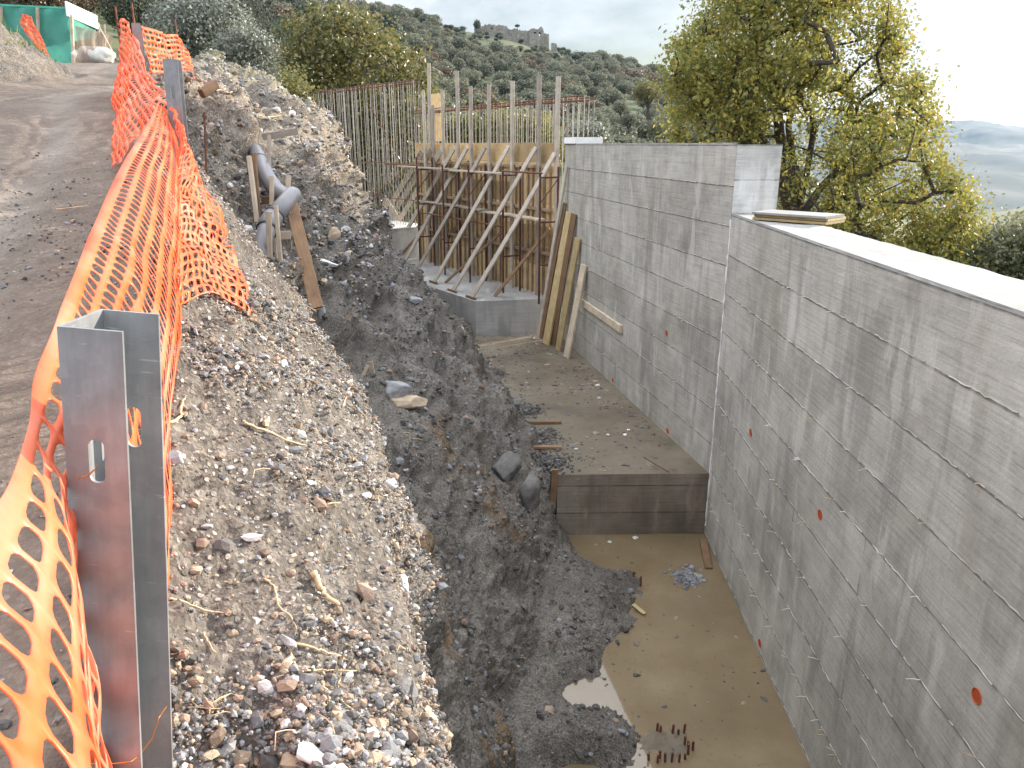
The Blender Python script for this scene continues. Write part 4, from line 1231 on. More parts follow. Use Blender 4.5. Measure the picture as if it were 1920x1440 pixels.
A1 = [
    [(-.43, .45, -.40), (-.30, .42, -.52), (-.45, .62, -.80), (-.58, .90, -1.12)],
    [(-.542, .70, -.38), (-.465, .70, -.557), (-.56, .83, -.80), (-.62, .96, -1.12)],
    [(-.608, .85, -.393), (-.548, .85, -.52), (-.615, .93, -.78), (-.665, 1.0, -1.12)],
    [(-.672, 1.0, -.373), (-.632, .985, -.475), (-.67, 1.0, -.72), (-.71, 1.02, -1.08)],
    [(-.783, 1.25, -.324), (-.70, 1.25, -.43), (-.69, 1.27, -.68), (-.71, 1.3, -1.02)],
    [(-1.24, 2.3, -.24), (-1.12, 2.3, -.33), (-1.05, 2.3, -.55), (-1.07, 2.3, -.80)],
    [(-1.61, 3.3, -.08), (-1.50, 3.3, -.16), (-1.42, 3.3, -.35), (-1.42, 3.3, -.58)],
    [(-1.98, 4.4, .10), (-1.90, 4.4, .04), (-1.84, 4.4, -.08), (-1.84, 4.4, -.3)],
    [(-2.17, 5.0, .24), (-2.13, 5.0, .20), (-2.10, 5.0, .12), (-2.08, 5.0, .0)]]
def ground_pts(row, lift):
    return [tuple(hit(px, py)[0] + Vector((0, 0, l_))) for (px, py), l_ in zip(row, lift)]
A2 = [
    [(-2.06, 4.93, .22), (-2.05, 4.92, .20), (-2.04, 4.91, .18), (-2.03, 4.90, .16)],
    [(-1.84, 4.5, .03), (-1.84, 4.55, .04), (-1.87, 4.62, .04), (-1.92, 4.70, .02)],
    ground_pts([(326, 425), (350, 405), (382, 415), (420, 432)], [.16, .15, .12, .07]),
    ground_pts([(330, 525), (365, 505), (408, 515), (450, 528)], [.12, .11, .08, .04]),
    ground_pts([(334, 602), (385, 578), (436, 590), (484, 610)], [.05, .06, .05, .02])]
net_obj([net(A1, 76, 8, (.87, .66), .014, seed=1, ev_=.085), net(A2, 30, 12, (.72, .64), .025, seed=2)], 'long orange safety net from the nearest post to the second, a flap lying on gravel')
B1 = [
    [(-2.12, 5.05, .26), (-2.2, 5.1, .12), (-2.42, 5.1, .0), (-2.55, 5.1, -.15)],
    [(-2.52, 5.8, .42), (-2.62, 5.85, .30), (-2.78, 5.85, .12), (-2.88, 5.8, -.04)],
    [(-3.0, 6.8, .60), (-3.12, 6.8, .48), (-3.25, 6.8, .30), (-3.35, 6.8, .10)],
    [(-3.6, 8.0, .98), (-3.7, 8.0, .80), (-3.82, 8.0, .55), (-3.9, 8.0, .32)],
    [(-4.14, 9.0, 1.28), (-4.2, 9.0, 1.02), (-4.28, 9.0, .75), (-4.36, 9.0, .46)],
    [(-4.40, 9.5, 1.32), (-4.45, 9.5, 1.1), (-4.52, 9.5, .8), (-4.6, 9.5, .55)]]
B2 = [
    [(-4.05, 9.15, 1.26), (-4.03, 9.15, 1.0), (-4.02, 9.15, .75), (-4.0, 9.15, .48)],
    [(-4.16, 10.0, 1.26), (-4.14, 10.0, 1.05), (-4.13, 10, .8), (-4.1, 10.0, .55)],
    [(-4.38, 11.0, 1.36), (-4.37, 11.0, 1.15), (-4.36, 11.0, .95), (-4.34, 11.0, .72)],
    [(-4.62, 11.9, 1.25), (-4.60, 11.9, 1.05), (-4.6, 11.9, .9), (-4.58, 11.9, .70)]]
net_obj([net(B1, 62, 12, (.80, .60), .035, seed=3), net(B2, 30, 11, (.84, .55), .035, seed=4)], 'orange safety net farther up the road, between second and third posts and rods')
Cn = [[at(42, 26, 22), at(52, 28, 22.1), at(60, 32, 22.2)], [at(38, 45, 22), at(52, 50, 22.1), at(66, 50, 22.2)], [at(56, 72, 22), at(68, 74, 22.1), at(80, 74, 22.2)], [at(76, 96, 22), at(84, 100, 22.1), at(92, 106, 22.2)]]
net_obj([net(Cn, 26, 10, (.6, .6), .05, seed=5)], 'small orange net strip hanging on the roadside bank by the green shed')
for (px, yt, yb, Y, lb) in ((216, 12, 60, 9.25, 'rusty rod above the left edge of the farther orange net'), (247, 6, 50, 9.05, 'rusty rod standing beside the cloth wrapped post'), (328, 36, 130, 11.0, 'rusty rod holding the far end of the orange net')):
    p = at(px, yt, Y); b = MB(); zb = p.z - 1.5 if px != 328 else .6
    b.tube([(p.x, p.y, zb), (p.x, p.y, p.z)], .012, 6); tag(b.build('rusty_rod', M['rust']), lb, 'steel rod')
p = at(383, 210, 8.8); q = at(386, 345, 8.6)
b = MB(); b.tube([q - Vector((0, 0, .15)), p], .012, 6); tag(b.build('rusty_rod', M['rust']), 'rusty rod stuck in the cut earth right of the orange flap', 'steel rod')

# ================================================================== PIPE ON ITS TRESTLE
pp = [at(478, 282, 11.7), at(486, 296, 11.3), at(497, 322, 10.8), at(516, 352, 10.35), at(545, 374, 9.9)]
t = empty('drainage_pipe', (pp[4].x, pp[4].y, pp[4].z)); tag(t, 'grey plastic drainage pipe bending out of the earth bank over wooden stakes', 'pipe')
def fine_(pts, n=8):
    return [cat(pts, i / (n * (len(pts) - 1))) for i in range(n * (len(pts) - 1) + 1)]
b = MB(); b.tube(fine_(pp), .098, 20); b.build('upper_pipe', M['pvc'], t, True)
q1, q2, q3, q4 = at(549, 366, 9.85), at(514, 405, 9.4), at(505, 418, 9.28), at(486, 470, 8.75)
b = MB(); b.tube([pp[4] + (pp[4] - q1) * .2, pp[4].lerp(q1, .5), q1, q1.lerp(q2, .06), q1.lerp(q2, .5), q2], [.09, .102, .108, .108, .108, .108], 20); b.build('elbow', M['pvc'], t, True)
b = MB(); b.tube([q2.lerp(q3, .0), q3.lerp(q4, .02), q3.lerp(q4, .25)], [.122, .122, .120], 20); b.build('collar', M['pvc'], t, True)
b = MB(); b.tube([q2.lerp(q3, -.05), q2.lerp(q3, .12)], .126, 20); b.build('gasket', M['pvc_dark'], t, True)
b = MB(); b.tube([q3.lerp(q4, .2), q3.lerp(q4, .245), q3.lerp(q4, .25), q4 + (q4 - q3) * .25], [.105, .105, .105, .105], 20); b.build('lower_pipe', M['pvc'], t, True)
b = MB(); b.tube([q3.lerp(q4, .245), q3.lerp(q4, .275)], .123, 20); b.build('gasket', M['pvc_dark'], t, True)
b = MB(); b.tube([pp[1].lerp(pp[2], .18), pp[1].lerp(pp[2], .26)], .102, 20); b.build('gasket', M['pvc_dark'], t, True)
CS = lambda u, v: (450 + u / 4.8, 280 + v / 4.8)
def stake(a, c, Ya, Yc, w, th, mt_, lb, name='timber_stake', side=(1, 0, 0), grp='stakes of the pipe trestle'):
    pa, pc = at(*CS(*a), Ya), at(*CS(*c), Yc)
    b = MB(); b.beam(pc, pa, w, th, side, 4, .006); tag(b.build(name, M[mt_]), lb, 'stake', grp)
stake((80, 62), (165, 760), 9.75, 9.45, .055, .05, 'wood_pale', 'thick pale stake leaning left of the grey pipe')
stake((128, 38), (178, 660), 9.95, 9.7, .05, .05, 'wood_brown', 'darker stake just left of the pipe mouth')
stake((262, -130), (262, 420), 11.1, 10.9, .045, .05, 'wood_grey', 'tall stake behind the pipe under the crossboard')
stake((285, 240), (285, 500), 9.85, 9.8, .05, .05, 'wood_pale', 'short stake standing in front of the upper pipe')
stake((435, 232), (440, 420), 10.3, 10.25, .06, .05, 'wood_pale', 'short stake right behind the pipe elbow')
stake((447, 560), (455, 1110), 9.6, 9.5, .045, .05, 'wood_grey', 'thin stake under the pipe elbow beside the wide board')
stake((258, 565), (268, 970), 8.75, 8.7, .06, .045, 'wood_pale', 'pale stake in front of the lower pipe, left of the thin one')
stake((322, 500), (372, 1050), 8.9, 8.85, .045, .04, 'wood_pale', 'pointed thin stake in front of the lower pipe')
stake((315, 800), (335, 1060), 9.1, 9.05, .05, .05, 'wood_grey', 'stake below the lower pipe behind the thin pointed one')
stake((55, 775), (455, 772), 9.2, 9.25, .10, .03, 'wood_pale', 'level crossboard carrying the lower pipe', 'crossboard', (0, 0, 1), None)
stake((198, 458), (290, 455), 10.0, 9.95, .10, .03, 'wood_brown', 'short crossboard under the upper pipe', 'crossboard', (0, 0, 1), None)
stake((200, -110), (520, -165), 11.2, 11.3, .09, .03, 'wood_grey', 'grey crossboard laid on top of the earth bank above the pipe', 'crossboard', (0, 0, 1), None)
stake((462, 490), (690, 1430), 9.7, 8.6, .15, .03, 'wood_brown', 'wide brown board slanting down from the pipe elbow', 'prop_board', (1, 0, 0), None)
# a split board lying at the top of the bank, and the cut board by the boulders
pa, pc = at(378, 176, 10.2), at(404, 158, 10.4); b = MB(); b.beam(pa, pc, .11, .09, (0, 0, 1)); tag(b.build('timber_offcut', M['wood_brown']), 'dark timber offcut lying on top of the earth bank right of the second post', 'timber')
h0, hn = hit(690, 700); b = MB()
b.beam(at(690, 684, h0.y - .05), at(676, 714, h0.y - .1), .045, .02, (1, 0, 0)); b.beam(at(692, 690, h0.y + .02), at(701, 689, h0.y + .0), .16, .015, (0, 0, 1))
tag(b.build('board_scrap', M['wood_pale']), 'pale angular scrap of board stuck in the slope above the grey boulder', 'board')

# ================================================================== BOULDERS
def boulder(p, size, mt_, label, seed, squash=(1, 1, .75), rot=0, name='boulder'):
    bm = bmesh.new(); bmesh.ops.create_icosphere(bm, subdivisions=4, radius=1)
    V = np.array([v.co[:] for v in bm.verts])
    r = np.random.RandomState(seed)
    # chip flat facets, then roughen
    for _ in range(15):
        d = r.normal(size=3); d /= np.linalg.norm(d); c = r.uniform(.45, .85)
        k_ = V @ d - c
        V -= np.where(k_ > 0, k_, 0)[:, None] * d * .95
    V *= (1 + .10 * fbm(V + seed * 3.1, 1.7, 4) + .03 * fbm(V + seed, 7, 3))[:, None]
    V *= np.array(squash) * size
    c_, s_ = math.cos(rot), math.sin(rot)
    V = V @ np.array([[c_, s_, 0], [-s_, c_, 0], [0, 0, 1]])
    mb = MB(); mb.add([Vector(v) + Vector(p) for v in V.tolist()], [[v.index for v in f.verts] for f in bm.faces]); bm.free()
    return tag(mb.build(name, M[mt_], smooth=True), label, 'rock')
BL = [
    (740, 722, 34, 'st_grey', 'pale grey boulder resting on the slope, upper of a pair', (1, .8, .7), .3),
    (759, 750, 36, 'st_tan', 'tan boulder under the pale grey one on the slope', (1.1, .8, .55), .1),
    (945, 868, 40, 'st_dark', 'dark boulder with an ochre patch beside the front of the long footing', (.95, .9, .9), .5),
    (990, 917, 38, 'st_dark', 'rough dark boulder leaning on the front corner of the long footing', (.85, .8, 1.05), 1.2),
    (617, 490, 27, 'st_white', 'pale slab of stone lying below the pipe', (1.3, .6, .35), -.5),
    (652, 484, 11, 'st_grey', 'small grey stone right of the pale slab below the pipe', (.8, .6, 1), .2),
    (626, 440, 15, 'st_tan', 'cracked tan block set in the bank right of the pipe', (.9, .7, 1.1), .3),
    (594, 426, 7, 'st_white', 'small white stone set in the bank right of the pipe board', (1, .8, .9), .3),
    (733, 534, 15, 'st_grey', 'grey stone at the slope foot by the stepped footing', (1.3, .8, .7), -.5),
    (775, 560, 14, 'st_grey', 'grey stone nearest the front corner of the stepped footing', (1.3, .8, .6), -.6),
    (604, 592, 12, 'st_grey', 'squared grey stone at the foot of the wide slanting board', (.7, .7, 1.2), .1),
    (600, 590, 6, 'st_dark', 'small dark stone at the foot of the wide slanting board', (1, 1, .8), .1),
    (738, 1010, 30, 'st_tan', 'long pale lump of old concrete sticking out of the gravel edge', (.8, 1.1, 1.0), .2),
    (755, 1090, 30, 'st_white', 'lower pale lump of old concrete at the gravel edge', (.7, 1.2, 1.0), .3),
    (600, 1412, 36, 'st_white', 'white elongated stone lying on the near gravel', (1.7, .6, .35), -.62),
    (325, 856, 21, 'st_grey', 'pink grey stone just right of the nearest post', (1, .9, .6), .1),
    (966, 752, 18, 'st_dark', 'dark clod on the edge of the long footing', (1, .9, .6), .4),
    (985, 747, 9, 'st_dark', 'small dark clod on the long footing right of a bigger one', (1, .9, .7), .4),
    (545, 215, 8, 'st_white', 'pale block of stone in the cut behind the bank crest', (1, .8, .9), .0),
    (585, 240, 6, 'st_white', 'white stone on the crest of the far bank', (1.6, .8, .5), .0),
    (596, 575, 14, 'st_tan', 'tan stone on the gravel crest by the wide slanting board', (1, .8, .6), .0),
    (497, 795, 12, 'st_tan', 'tan stone lying in the middle of the gravel', (.8, 1, .7), .3),
    (428, 878, 10, 'st_grey', 'flat blue grey stone on the gravel right of the post', (1, 1, .35), .6),
    (367, 1067, 16, 'st_tan', 'tan flat stone on the gravel close to the nearest post', (1.1, .8, .5), .1),
    (728, 905, 15, 'st_white', 'white stone at the edge of the gravel crest', (1, .8, .9), .1),
    (540, 1200, 17, 'st_grey', 'long grey flat stone on the near gravel below the thick root', (1.5, .7, .4), -.7),
]
for i, (px, py, r, mt_, lb, sq, ro) in enumerate(BL):
    p, n_ = hit(px, py + (r * .3 if r > 12 else 0))
    s = r / FPX * p.length
    boulder(p + n_ * s * (.25 if py not in (1010, 1090) else -.35), s, mt_, lb, 20 + i, sq, ro, 'boulder' if r > 20 else 'stone')

# ================================================================== GRAVEL
ico = bmesh.new(); bmesh.ops.create_icosphere(ico, subdivisions=1, radius=1)
IV = np.array([v.co[:] for v in ico.verts]); IF = np.array([[v.index for v in f.verts] for f in ico.faces]); ico.free()
def scatter(name, idx, med, sig, mx_, classes, sink=.25):
    pts = flat[idx]
    n = len(pts)
    nrm = Nn.reshape(-1, 3)[idx]
    r = np.minimum(np.exp(np.log(med) + sig * rng.normal(size=n)), mx_)
    pts = pts + rng.normal(size=(n, 3)) * .012 * np.array([1, 1, .0])
    sc = rng.uniform(.6, 1.25, (n, 3)) * r[:, None] * np.array([1, 1, .72])
    ang = rng.uniform(0, 2 * np.pi, n); tl = rng.normal(size=n) * .5
    V = IV[None] * (1 + .16 * rng.normal(size=(n, 12, 1))) * sc[:, None, :]
    c, s = np.cos(tl)[:, None], np.sin(tl)[:, None]
    V[..., 1], V[..., 2] = V[..., 1] * c - V[..., 2] * s, V[..., 1] * s + V[..., 2] * c
    c, s = np.cos(ang)[:, None], np.sin(ang)[:, None]
    V[..., 0], V[..., 1] = V[..., 0] * c - V[..., 1] * s, V[..., 0] * s + V[..., 1] * c
    V = V + (pts + nrm * (r * sink)[:, None])[:, None, :]
    Fg = IF[None] + (np.arange(n) * 12)[:, None, None]
    cls = rng.choice(len(classes), n, p=[c_[1] for c_ in classes])
    o = np_mesh(name, V.reshape(-1, 3), Fg.reshape(-1, 3), [M[c_[0]] for c_ in classes], smooth=False, mat_idx=np.repeat(cls, len(IF)))
    return tag(o, kind='stuff')
segf, Yf = seg.ravel(), GY.ravel()
clump = np.clip(.40 + 1.1 * n_mid.ravel() + .6 * n_big.ravel(), .10, 1.6)
area = (np.gradient(Yr)[:, None] * np.abs(np.gradient(P[..., 0], axis=1)) ).ravel()
def pick(mask, n, wfun):
    w = np.where(mask, wfun, 0); w = np.clip(w, 0, None); w = w / w.sum()
    return rng.choice(len(w), n, p=w)
steep = np.sqrt(1 + (np.gradient(P[..., 2], axis=1) / (np.abs(np.gradient(P[..., 0], axis=1)) + 1e-4)) ** 2).ravel()
ar = area * np.minimum(steep, 4)
mk = (segf > 5.6) & (segf < 8.35) & (Yf > .75) & (Yf < 8)
scatter('gravel', pick(mk, 85000, ar * clump / (Yf + .6) ** 1.2), .0034, .68, .028, [('st_grey', .32), ('st_brown', .26), ('st_white', .08), ('st_dark', .19), ('st_tan', .15)])
mk = (segf > 5.6) & (segf < 9.2) & (Yf >= 6) & (Yf < 17)
tag(scatter('far_gravel', pick(mk, 9000, ar * clump), .014, .6, .07, [('st_grey', .34), ('st_brown', .2), ('st_white', .18), ('st_dark', .1), ('st_tan', .18)]), kind='stuff')
mk = (segf > 8.2) & (segf < 13) & (Yf > 4.5) & (Yf < 20)
tag(scatter('clods', pick(mk, 26000, ar * (clump + .2)), .009, .70, .05, [('st_dark', .74), ('st_grey', .16), ('st_brown', .10)]), kind='stuff')
mk = (segf > 3.5) & (segf < 5.9) & (Yf > .6) & (Yf < 6)
tag(scatter('road_grit', pick(mk, 5000, area * clump / (Yf + .5)), .0042, .6, .016, [('st_grey', .3), ('st_brown', .35), ('st_dark', .35)]), kind='stuff')

# chips and crumbs on the footing and in the shallow water
def crumbs(name, n, region, z, med, mx_, classes):
    pts = []
    while len(pts) < n:
        x, y = region()
        if vnoise(np.array([[x * 1.3, y * 1.3, 5.]]))[0] + random.uniform(-.5, .5) > -.05: pts.append((x, y, z))
    pts = np.array(pts); r = np.minimum(np.exp(np.log(med) + .7 * rng.normal(size=n)), mx_)
    sc = rng.uniform(.5, 1.5, (n, 3)) * r[:, None] * np.array([1, 1, .45]); ang = rng.uniform(0, 6.28, n)
    V = IV[None] * (1 + .2 * rng.normal(size=(n, 12, 1))) * sc[:, None, :]
    c, s = np.cos(ang)[:, None], np.sin(ang)[:, None]
    V[..., 0], V[..., 1] = V[..., 0] * c - V[..., 1] * s, V[..., 0] * s + V[..., 1] * c
    V = V + pts[:, None, :]
    cls = rng.choice(len(classes), n, p=[k[1] for k in classes])
    tag(np_mesh(name, V.reshape(-1, 3), (IF[None] + (np.arange(n) * 12)[:, None, None]).reshape(-1, 3), [M[k[0]] for k in classes], smooth=False, mat_idx=np.repeat(cls, len(IF))), kind='stuff')
def on_slab():
    y = random.uniform(10.1, 18.2); t_ = (y - 10) / 8
    xl, xr = .70 - 1.7 * t_, 2.7 - 1.6 * t_
    u = random.random() ** random.choice([1, 2.2, .5])
    return xl + (xr - xl) * u, y
crumbs('slab_crumbs', 1300, on_slab, SL1 + .004, .011, .05, [('st_dark', .52), ('st_brown', .28), ('st_grey', .18), ('st_white', .02)])
def in_pool():
    y = random.uniform(5.4, 9.9); return random.uniform(.9, 2.75), y
crumbs('pool_crumbs', 190, in_pool, WATER_Z, .010, .035, [('st_dark', .6), ('st_brown', .4)])
# spilled mud on the edge of the footing
for i, (px, py, r_, lb) in enumerate([(1010, 818, 30, 'low heap of dark mud between the two brown battens on the footing'), (1030, 868, 34, 'low heap of dark mud on the near left corner of the footing'), (985, 770, 24, 'low spill of dark mud by the clods on the footing'), (925, 700, 18, 'low spill of mud at the far left edge of the footing'), (1290, 1083, 17, 'pile of pale grey rubble in the puddle below the floating board')]):
    q = on_z(px, py, SL1 if py < 900 else WATER_Z); s = r_ / FPX * q.length; n = 420
    C = np.array(q) + rng.normal(size=(n, 3)) * np.array([s * .75, s * .9, 0]); d2 = ((C - np.array(q)) ** 2).sum(1) / s ** 2
    C[:, 2] += np.exp(-d2 * 1.2) * s * .16
    rr = np.exp(np.log(.013) + .5 * rng.normal(size=n)); V = IV[None] * (1 + .2 * rng.normal(size=(n, 12, 1))) * rr[:, None, None] + C[:, None, :]
    o = np_mesh('mud_spill' if py < 900 else 'rubble_pile', V.reshape(-1, 3) - np.array(q), (IF[None] + (np.arange(n) * 12)[:, None, None]).reshape(-1, 3), [M['st_dark' if py < 900 else 'st_grey']], smooth=False); o.location = q
    tag(o, lb, 'mud' if py < 900 else 'rubble', kind='stuff')

# ------------------------------------------------------------------ dry roots and twigs
def root(pxs, r, label, lift=.006, name='dry_root', m_='root'):
    pts = []
    for (px, py) in pxs:
        p, n_ = hit(px, py); pts.append(p + n_ * lift)
    pts = fine_(pts, 5)
    pts = [p + Vector((random.gauss(0, r * .3), random.gauss(0, r * .3), random.gauss(0, r * .2))) for p in pts]
    rs = [r * (1 - .6 * i / len(pts)) * random.uniform(.8, 1.2) for i in range(len(pts))]
    b = MB(); b.tube(pts, rs, 6); tag(b.build(name, M[m_], smooth=True), label, 'root', 'dry roots on the gravel')
root([(586, 1075), (592, 1105), (608, 1120), (626, 1140)], .011, 'thick orange brown root curling down the near gravel', .012)
root([(455, 795), (500, 812), (540, 828), (575, 838)], .006, 'long straight twig lying across the middle of the gravel', .008)
root([(496, 1088), (514, 1105), (520, 1135), (545, 1160), (553, 1185)], .0028, 'thin wavy root left of the thick orange one')
root([(530, 1205), (575, 1215), (605, 1225), (643, 1234)], .004, 'pale root lying flat below the grey slab stone')
root([(545, 1225), (560, 1260), (580, 1262), (620, 1258), (672, 1262)], .0028, 'branching thin root below the pale flat root')
root([(580, 1270), (605, 1310), (650, 1340), (700, 1345)], .003, 'thin root running down towards the gravel edge')
root([(600, 1290), (640, 1320), (680, 1355), (690, 1375)], .0026, 'second thin root ending near the gravel edge')
root([(316, 1125), (345, 1132), (390, 1148), (432, 1151)], .0026, 'thin root reaching out from behind the nearest post')
root([(318, 798), (335, 785), (338, 765), (342, 752)], .006, 'bent pale root beside the nearest post', .01)
root([(640, 765), (648, 745), (655, 735)], .003, 'short twig on the upper gravel')
root([(596, 950), (620, 945), (640, 945)], .003, 'short twig on the middle gravel')
root([(380, 1190), (388, 1210), (400, 1225)], .0025, 'tiny root on the gravel near the post')
for i, (px, py) in enumerate([(772, 815), (768, 822), (775, 828), (770, 835)]):
    p, n_ = hit(px - 14, py - 4); pts = [p]
    for k_ in range(4): pts.append(pts[-1] + Vector((random.uniform(.02, .07), random.uniform(-.05, .05), random.uniform(-.09, .0))))
    b = MB(); b.tube(fine_(pts, 3), .005, 5); tag(b.build('dry_root', M['root']), ['upper', 'second', 'third', 'lowest'][i] + ' strand of the root tuft hanging off the gravel crest', 'root', 'root tuft on the gravel crest')
def far_root(pxs, lb, r=.012):
    root(pxs, r, lb, .02)
far_root([(400, 170), (416, 171), (428, 176), (436, 173)], 'pale root on top of the bank beside the timber offcut')
far_root([(486, 223), (510, 219), (534, 216)], 'pale branch lying on the far bank')
far_root([(108, 400), (140, 395), (166, 392)], 'dry grass stem on the road edge left of the net', .004)
# litter of dry stalks on the berm
b = MB()
mk = (segf > 5.8) & (segf < 8.3) & (Yf > .9) & (Yf < 14)
for q in pick(mk, 420, ar * np.clip(.3 + n_mid.ravel(), 0, 1) / (Yf + .5) ** .9):
    p = Vector(flat[q]); n_ = Vector(Nn.reshape(-1, 3)[q]); d = Vector((random.gauss(0, 1), random.gauss(0, 1), random.gauss(0, .5))).normalized()
    l_ = random.uniform(.02, .10) * (1 + .12 * p.y)
    e_ = d.cross(n_).normalized() * l_ * random.uniform(-.25, .25); d = (d - n_ * d.dot(n_) * .8)
    b.tube([p + n_ * .003, p + n_ * random.uniform(.003, .012) + d * l_ * .3 + e_ * .7, p + n_ * random.uniform(.003, .014) + d * l_ * .65 + e_ * random.uniform(.6, 1.3), p + n_ * .004 + d * l_], [.0008 + .0003 * p.y] * 3 + [.0004], 4, False)
tag(b.build('dry_stalks', M['root']), kind='stuff')

# ================================================================== TREES
def leaf_cloud(C, size, nrm_from=None, tilt=.9, aspect=.6, r_=rng):
    """one bent diamond leaf (two triangles) per centre"""
    n = len(C)
    a = r_.normal(size=(n, 3)); 
    if nrm_from is not None: a = a * tilt + nrm_from
    a /= np.linalg.norm(a, axis=1, keepdims=True) + 1e-9
    t = np.cross(a, r_.normal(size=(n, 3))); t /= np.linalg.norm(t, axis=1, keepdims=True) + 1e-9
    b = np.cross(a, t)
    s = size * r_.uniform(.6, 1.3, (n, 1))
    V = np.stack([C - t * s * .5, C + b * s * .5 * aspect + a * s * .08, C + t * s * .5, C - b * s * .5 * aspect + a * s * .08], 1)
    return V.reshape(-1, 3), np.arange(n * 4).reshape(n, 4)
def inpoly(x, y, poly):
    c = np.zeros(len(x), bool); j = len(poly) - 1
    for i in range(len(poly)):
        xi, yi = poly[i]; xj, yj = poly[j]
        c ^= ((yi > y) != (yj > y)) & (x < (xj - xi) * (y - yi) / (yj - yi + 1e-9) + xi); j = i
    return c
def grow(base, stems, T, r0, jit=.06):
    """link every target to the nearest part of a growing skeleton; thickness follows the load carried"""
    nodes = [np.array(base, float)]; par = [-1]
    for s in stems:
        prev = 0
        for p in s:
            nodes.append(np.array(p, float)); par.append(prev); prev = len(nodes) - 1
    b0 = np.array(base, float)
    order = np.argsort(np.linalg.norm(T - b0, axis=1))
    term = []
    for ti in order:
        X = T[ti]; A_ = np.array(nodes)
        d = np.linalg.norm(A_ - X, axis=1) + .25 * np.maximum(0, np.linalg.norm(A_ - b0, axis=1) - np.linalg.norm(X - b0)) * 3
        d[0] += 1e3
        k_ = int(np.argmin(d)); L_ = np.linalg.norm(X - A_[k_]); n = max(1, int(L_ / .35)); prev = k_
        # leave along the direction of the parent first, then bend to the target
        pd = (A_[k_] - A_[par[k_]]) if par[k_] >= 0 else np.array([0, 0, 1.]); pd = pd / (np.linalg.norm(pd) + 1e-9)
        for i in range(1, n + 1):
            u = i / n; q = A_[k_] * (1-u) + X * u + pd * L_ * .28 * u * (1-u) + rng.normal(size=3) * jit * (u < 1)
            nodes.append(q); par.append(prev); prev = len(nodes) - 1
        term.append(prev)
    load = np.zeros(len(nodes))
    for k_ in term: load[k_] += 1
    for i in range(len(nodes) - 1, 0, -1): load[par[i]] += load[i]
    rad = np.maximum(.010, r0 * (load / load[0]) ** .5)
    V, Fq, b = [], [], 0
    nodes = np.array(nodes); n = 5
    for i in range(1, len(nodes)):
        p, q = nodes[par[i]], nodes[i]; d = q - p; l_ = np.linalg.norm(d)
        if l_ < 1e-5: continue
        d /= l_; u = np.cross(d, [0.31, .2, .93]); u /= np.linalg.norm(u) + 1e-9; w = np.cross(d, u)
        an = np.arange(n) / n * 2 * np.pi
        ring = np.cos(an)[:, None] * u + np.sin(an)[:, None] * w
        ra = min(rad[par[i]], rad[i] * 1.25) if par[i] else rad[i] * 1.3
        V += [p + ring * ra, q + ring * rad[i]]
        Fq += [(b + j, b + (j+1) % n, b + n + (j+1) % n, b + n + j) for j in range(n)]; b += 2 * n
    return np.concatenate(V), np.array(Fq), nodes[term]
def envelope_tree(name, label, cat_, poly, Yc, Yr_, ntar, base, stems, r0, leafm, leaf, nleaf, spread, gap, seed, gfreq=.8, tops=None):
    r = np.random.default_rng(seed)
    px0, px1 = min(p[0] for p in poly), max(p[0] for p in poly); py0, py1 = min(p[1] for p in poly), max(p[1] for p in poly)
    T = []
    cxp, cyp = (px0 + px1) / 2, (py0 + py1) / 2
    while len(T) < ntar:
        x, y = r.uniform(px0, px1), r.uniform(py0, py1)
        if not inpoly(np.array([x]), np.array([y]), poly)[0]: continue
        k_ = max(0., 1 - ((x - cxp) / (px1 - px0) * 2) ** 2 * .8 - ((y - cyp) / (py1 - py0) * 2) ** 2 * .5)
        if tops and tops[0] < x < tops[1] and tops[2] < y < tops[3] and r.random() < .85: continue
        p = at(x, y, Yc + r.uniform(-1, 1) * Yr_ * math.sqrt(k_ + .05))
        if vnoise(np.array([[p.x * gfreq, p.y * gfreq, p.z * gfreq]]) + seed)[0] < gap: continue
        T.append(p[:])
    T = np.array(T)
    V, Fq, term = grow(base, stems, T, r0)
    t = empty(name, base); tag(t, label, cat_)
    np_mesh('trunk', V, Fq, [M['bark']], parent=t)
    ctr = T.mean(0)
    C = np.repeat(term, nleaf, 0) + r.normal(size=(len(term) * nleaf, 3)) * spread * np.repeat(r.uniform(.6, 1.35, len(term)), nleaf)[:, None]
    out = (C - np.repeat(term, nleaf, 0)); out /= np.linalg.norm(out, axis=1, keepdims=True) + 1e-9
    Vl, Fl = leaf_cloud(C, leaf, out * .8 + np.array([0, 0, .6]), 1.0)
    np_mesh('crown', Vl, Fl, [M[leafm]], smooth=False, parent=t)
    return t
big_poly = [(1258, 160), (1262, 90), (1300, 50), (1325, -10), (1400, -70), (1520, -120), (1640, -70), (1676, 30), (1690, 90), (1728, 140), (1752, 225), (1772, 312), (1822, 372), (1832, 436), (1785, 492), (1700, 500), (1600, 470), (1480, 420), (1430, 330), (1330, 280), (1250, 262), (1270, 190)]
tb = at(1490, 420, 15.6); tb.z = -4.6
def P3(px, py, Y): return tuple(at(px, py, Y))
stems = [[P3(1488, 405, 15.6), P3(1478, 330, 15.5), P3(1462, 255, 15.4), P3(1448, 160, 15.3)],
         [P3(1492, 405, 15.6), P3(1490, 320, 15.9), P3(1478, 235, 16.1), P3(1498, 150, 16.3), P3(1530, 60, 16.4)],
         [P3(1496, 405, 15.6), P3(1512, 330, 15.5), P3(1525, 250, 15.3), P3(1570, 180, 15.1)],
         [P3(1500, 408, 15.7), P3(1540, 350, 15.9), P3(1600, 290, 16.2), P3(1660, 240, 16.4)],
         [P3(1502, 410, 15.5), P3(1560, 390, 15.1), P3(1640, 375, 14.9), P3(1720, 380, 14.8)],
         [P3(1482, 405, 15.5), P3(1450, 290, 15.1), P3(1405, 215, 14.8), P3(1370, 160, 14.7)]]
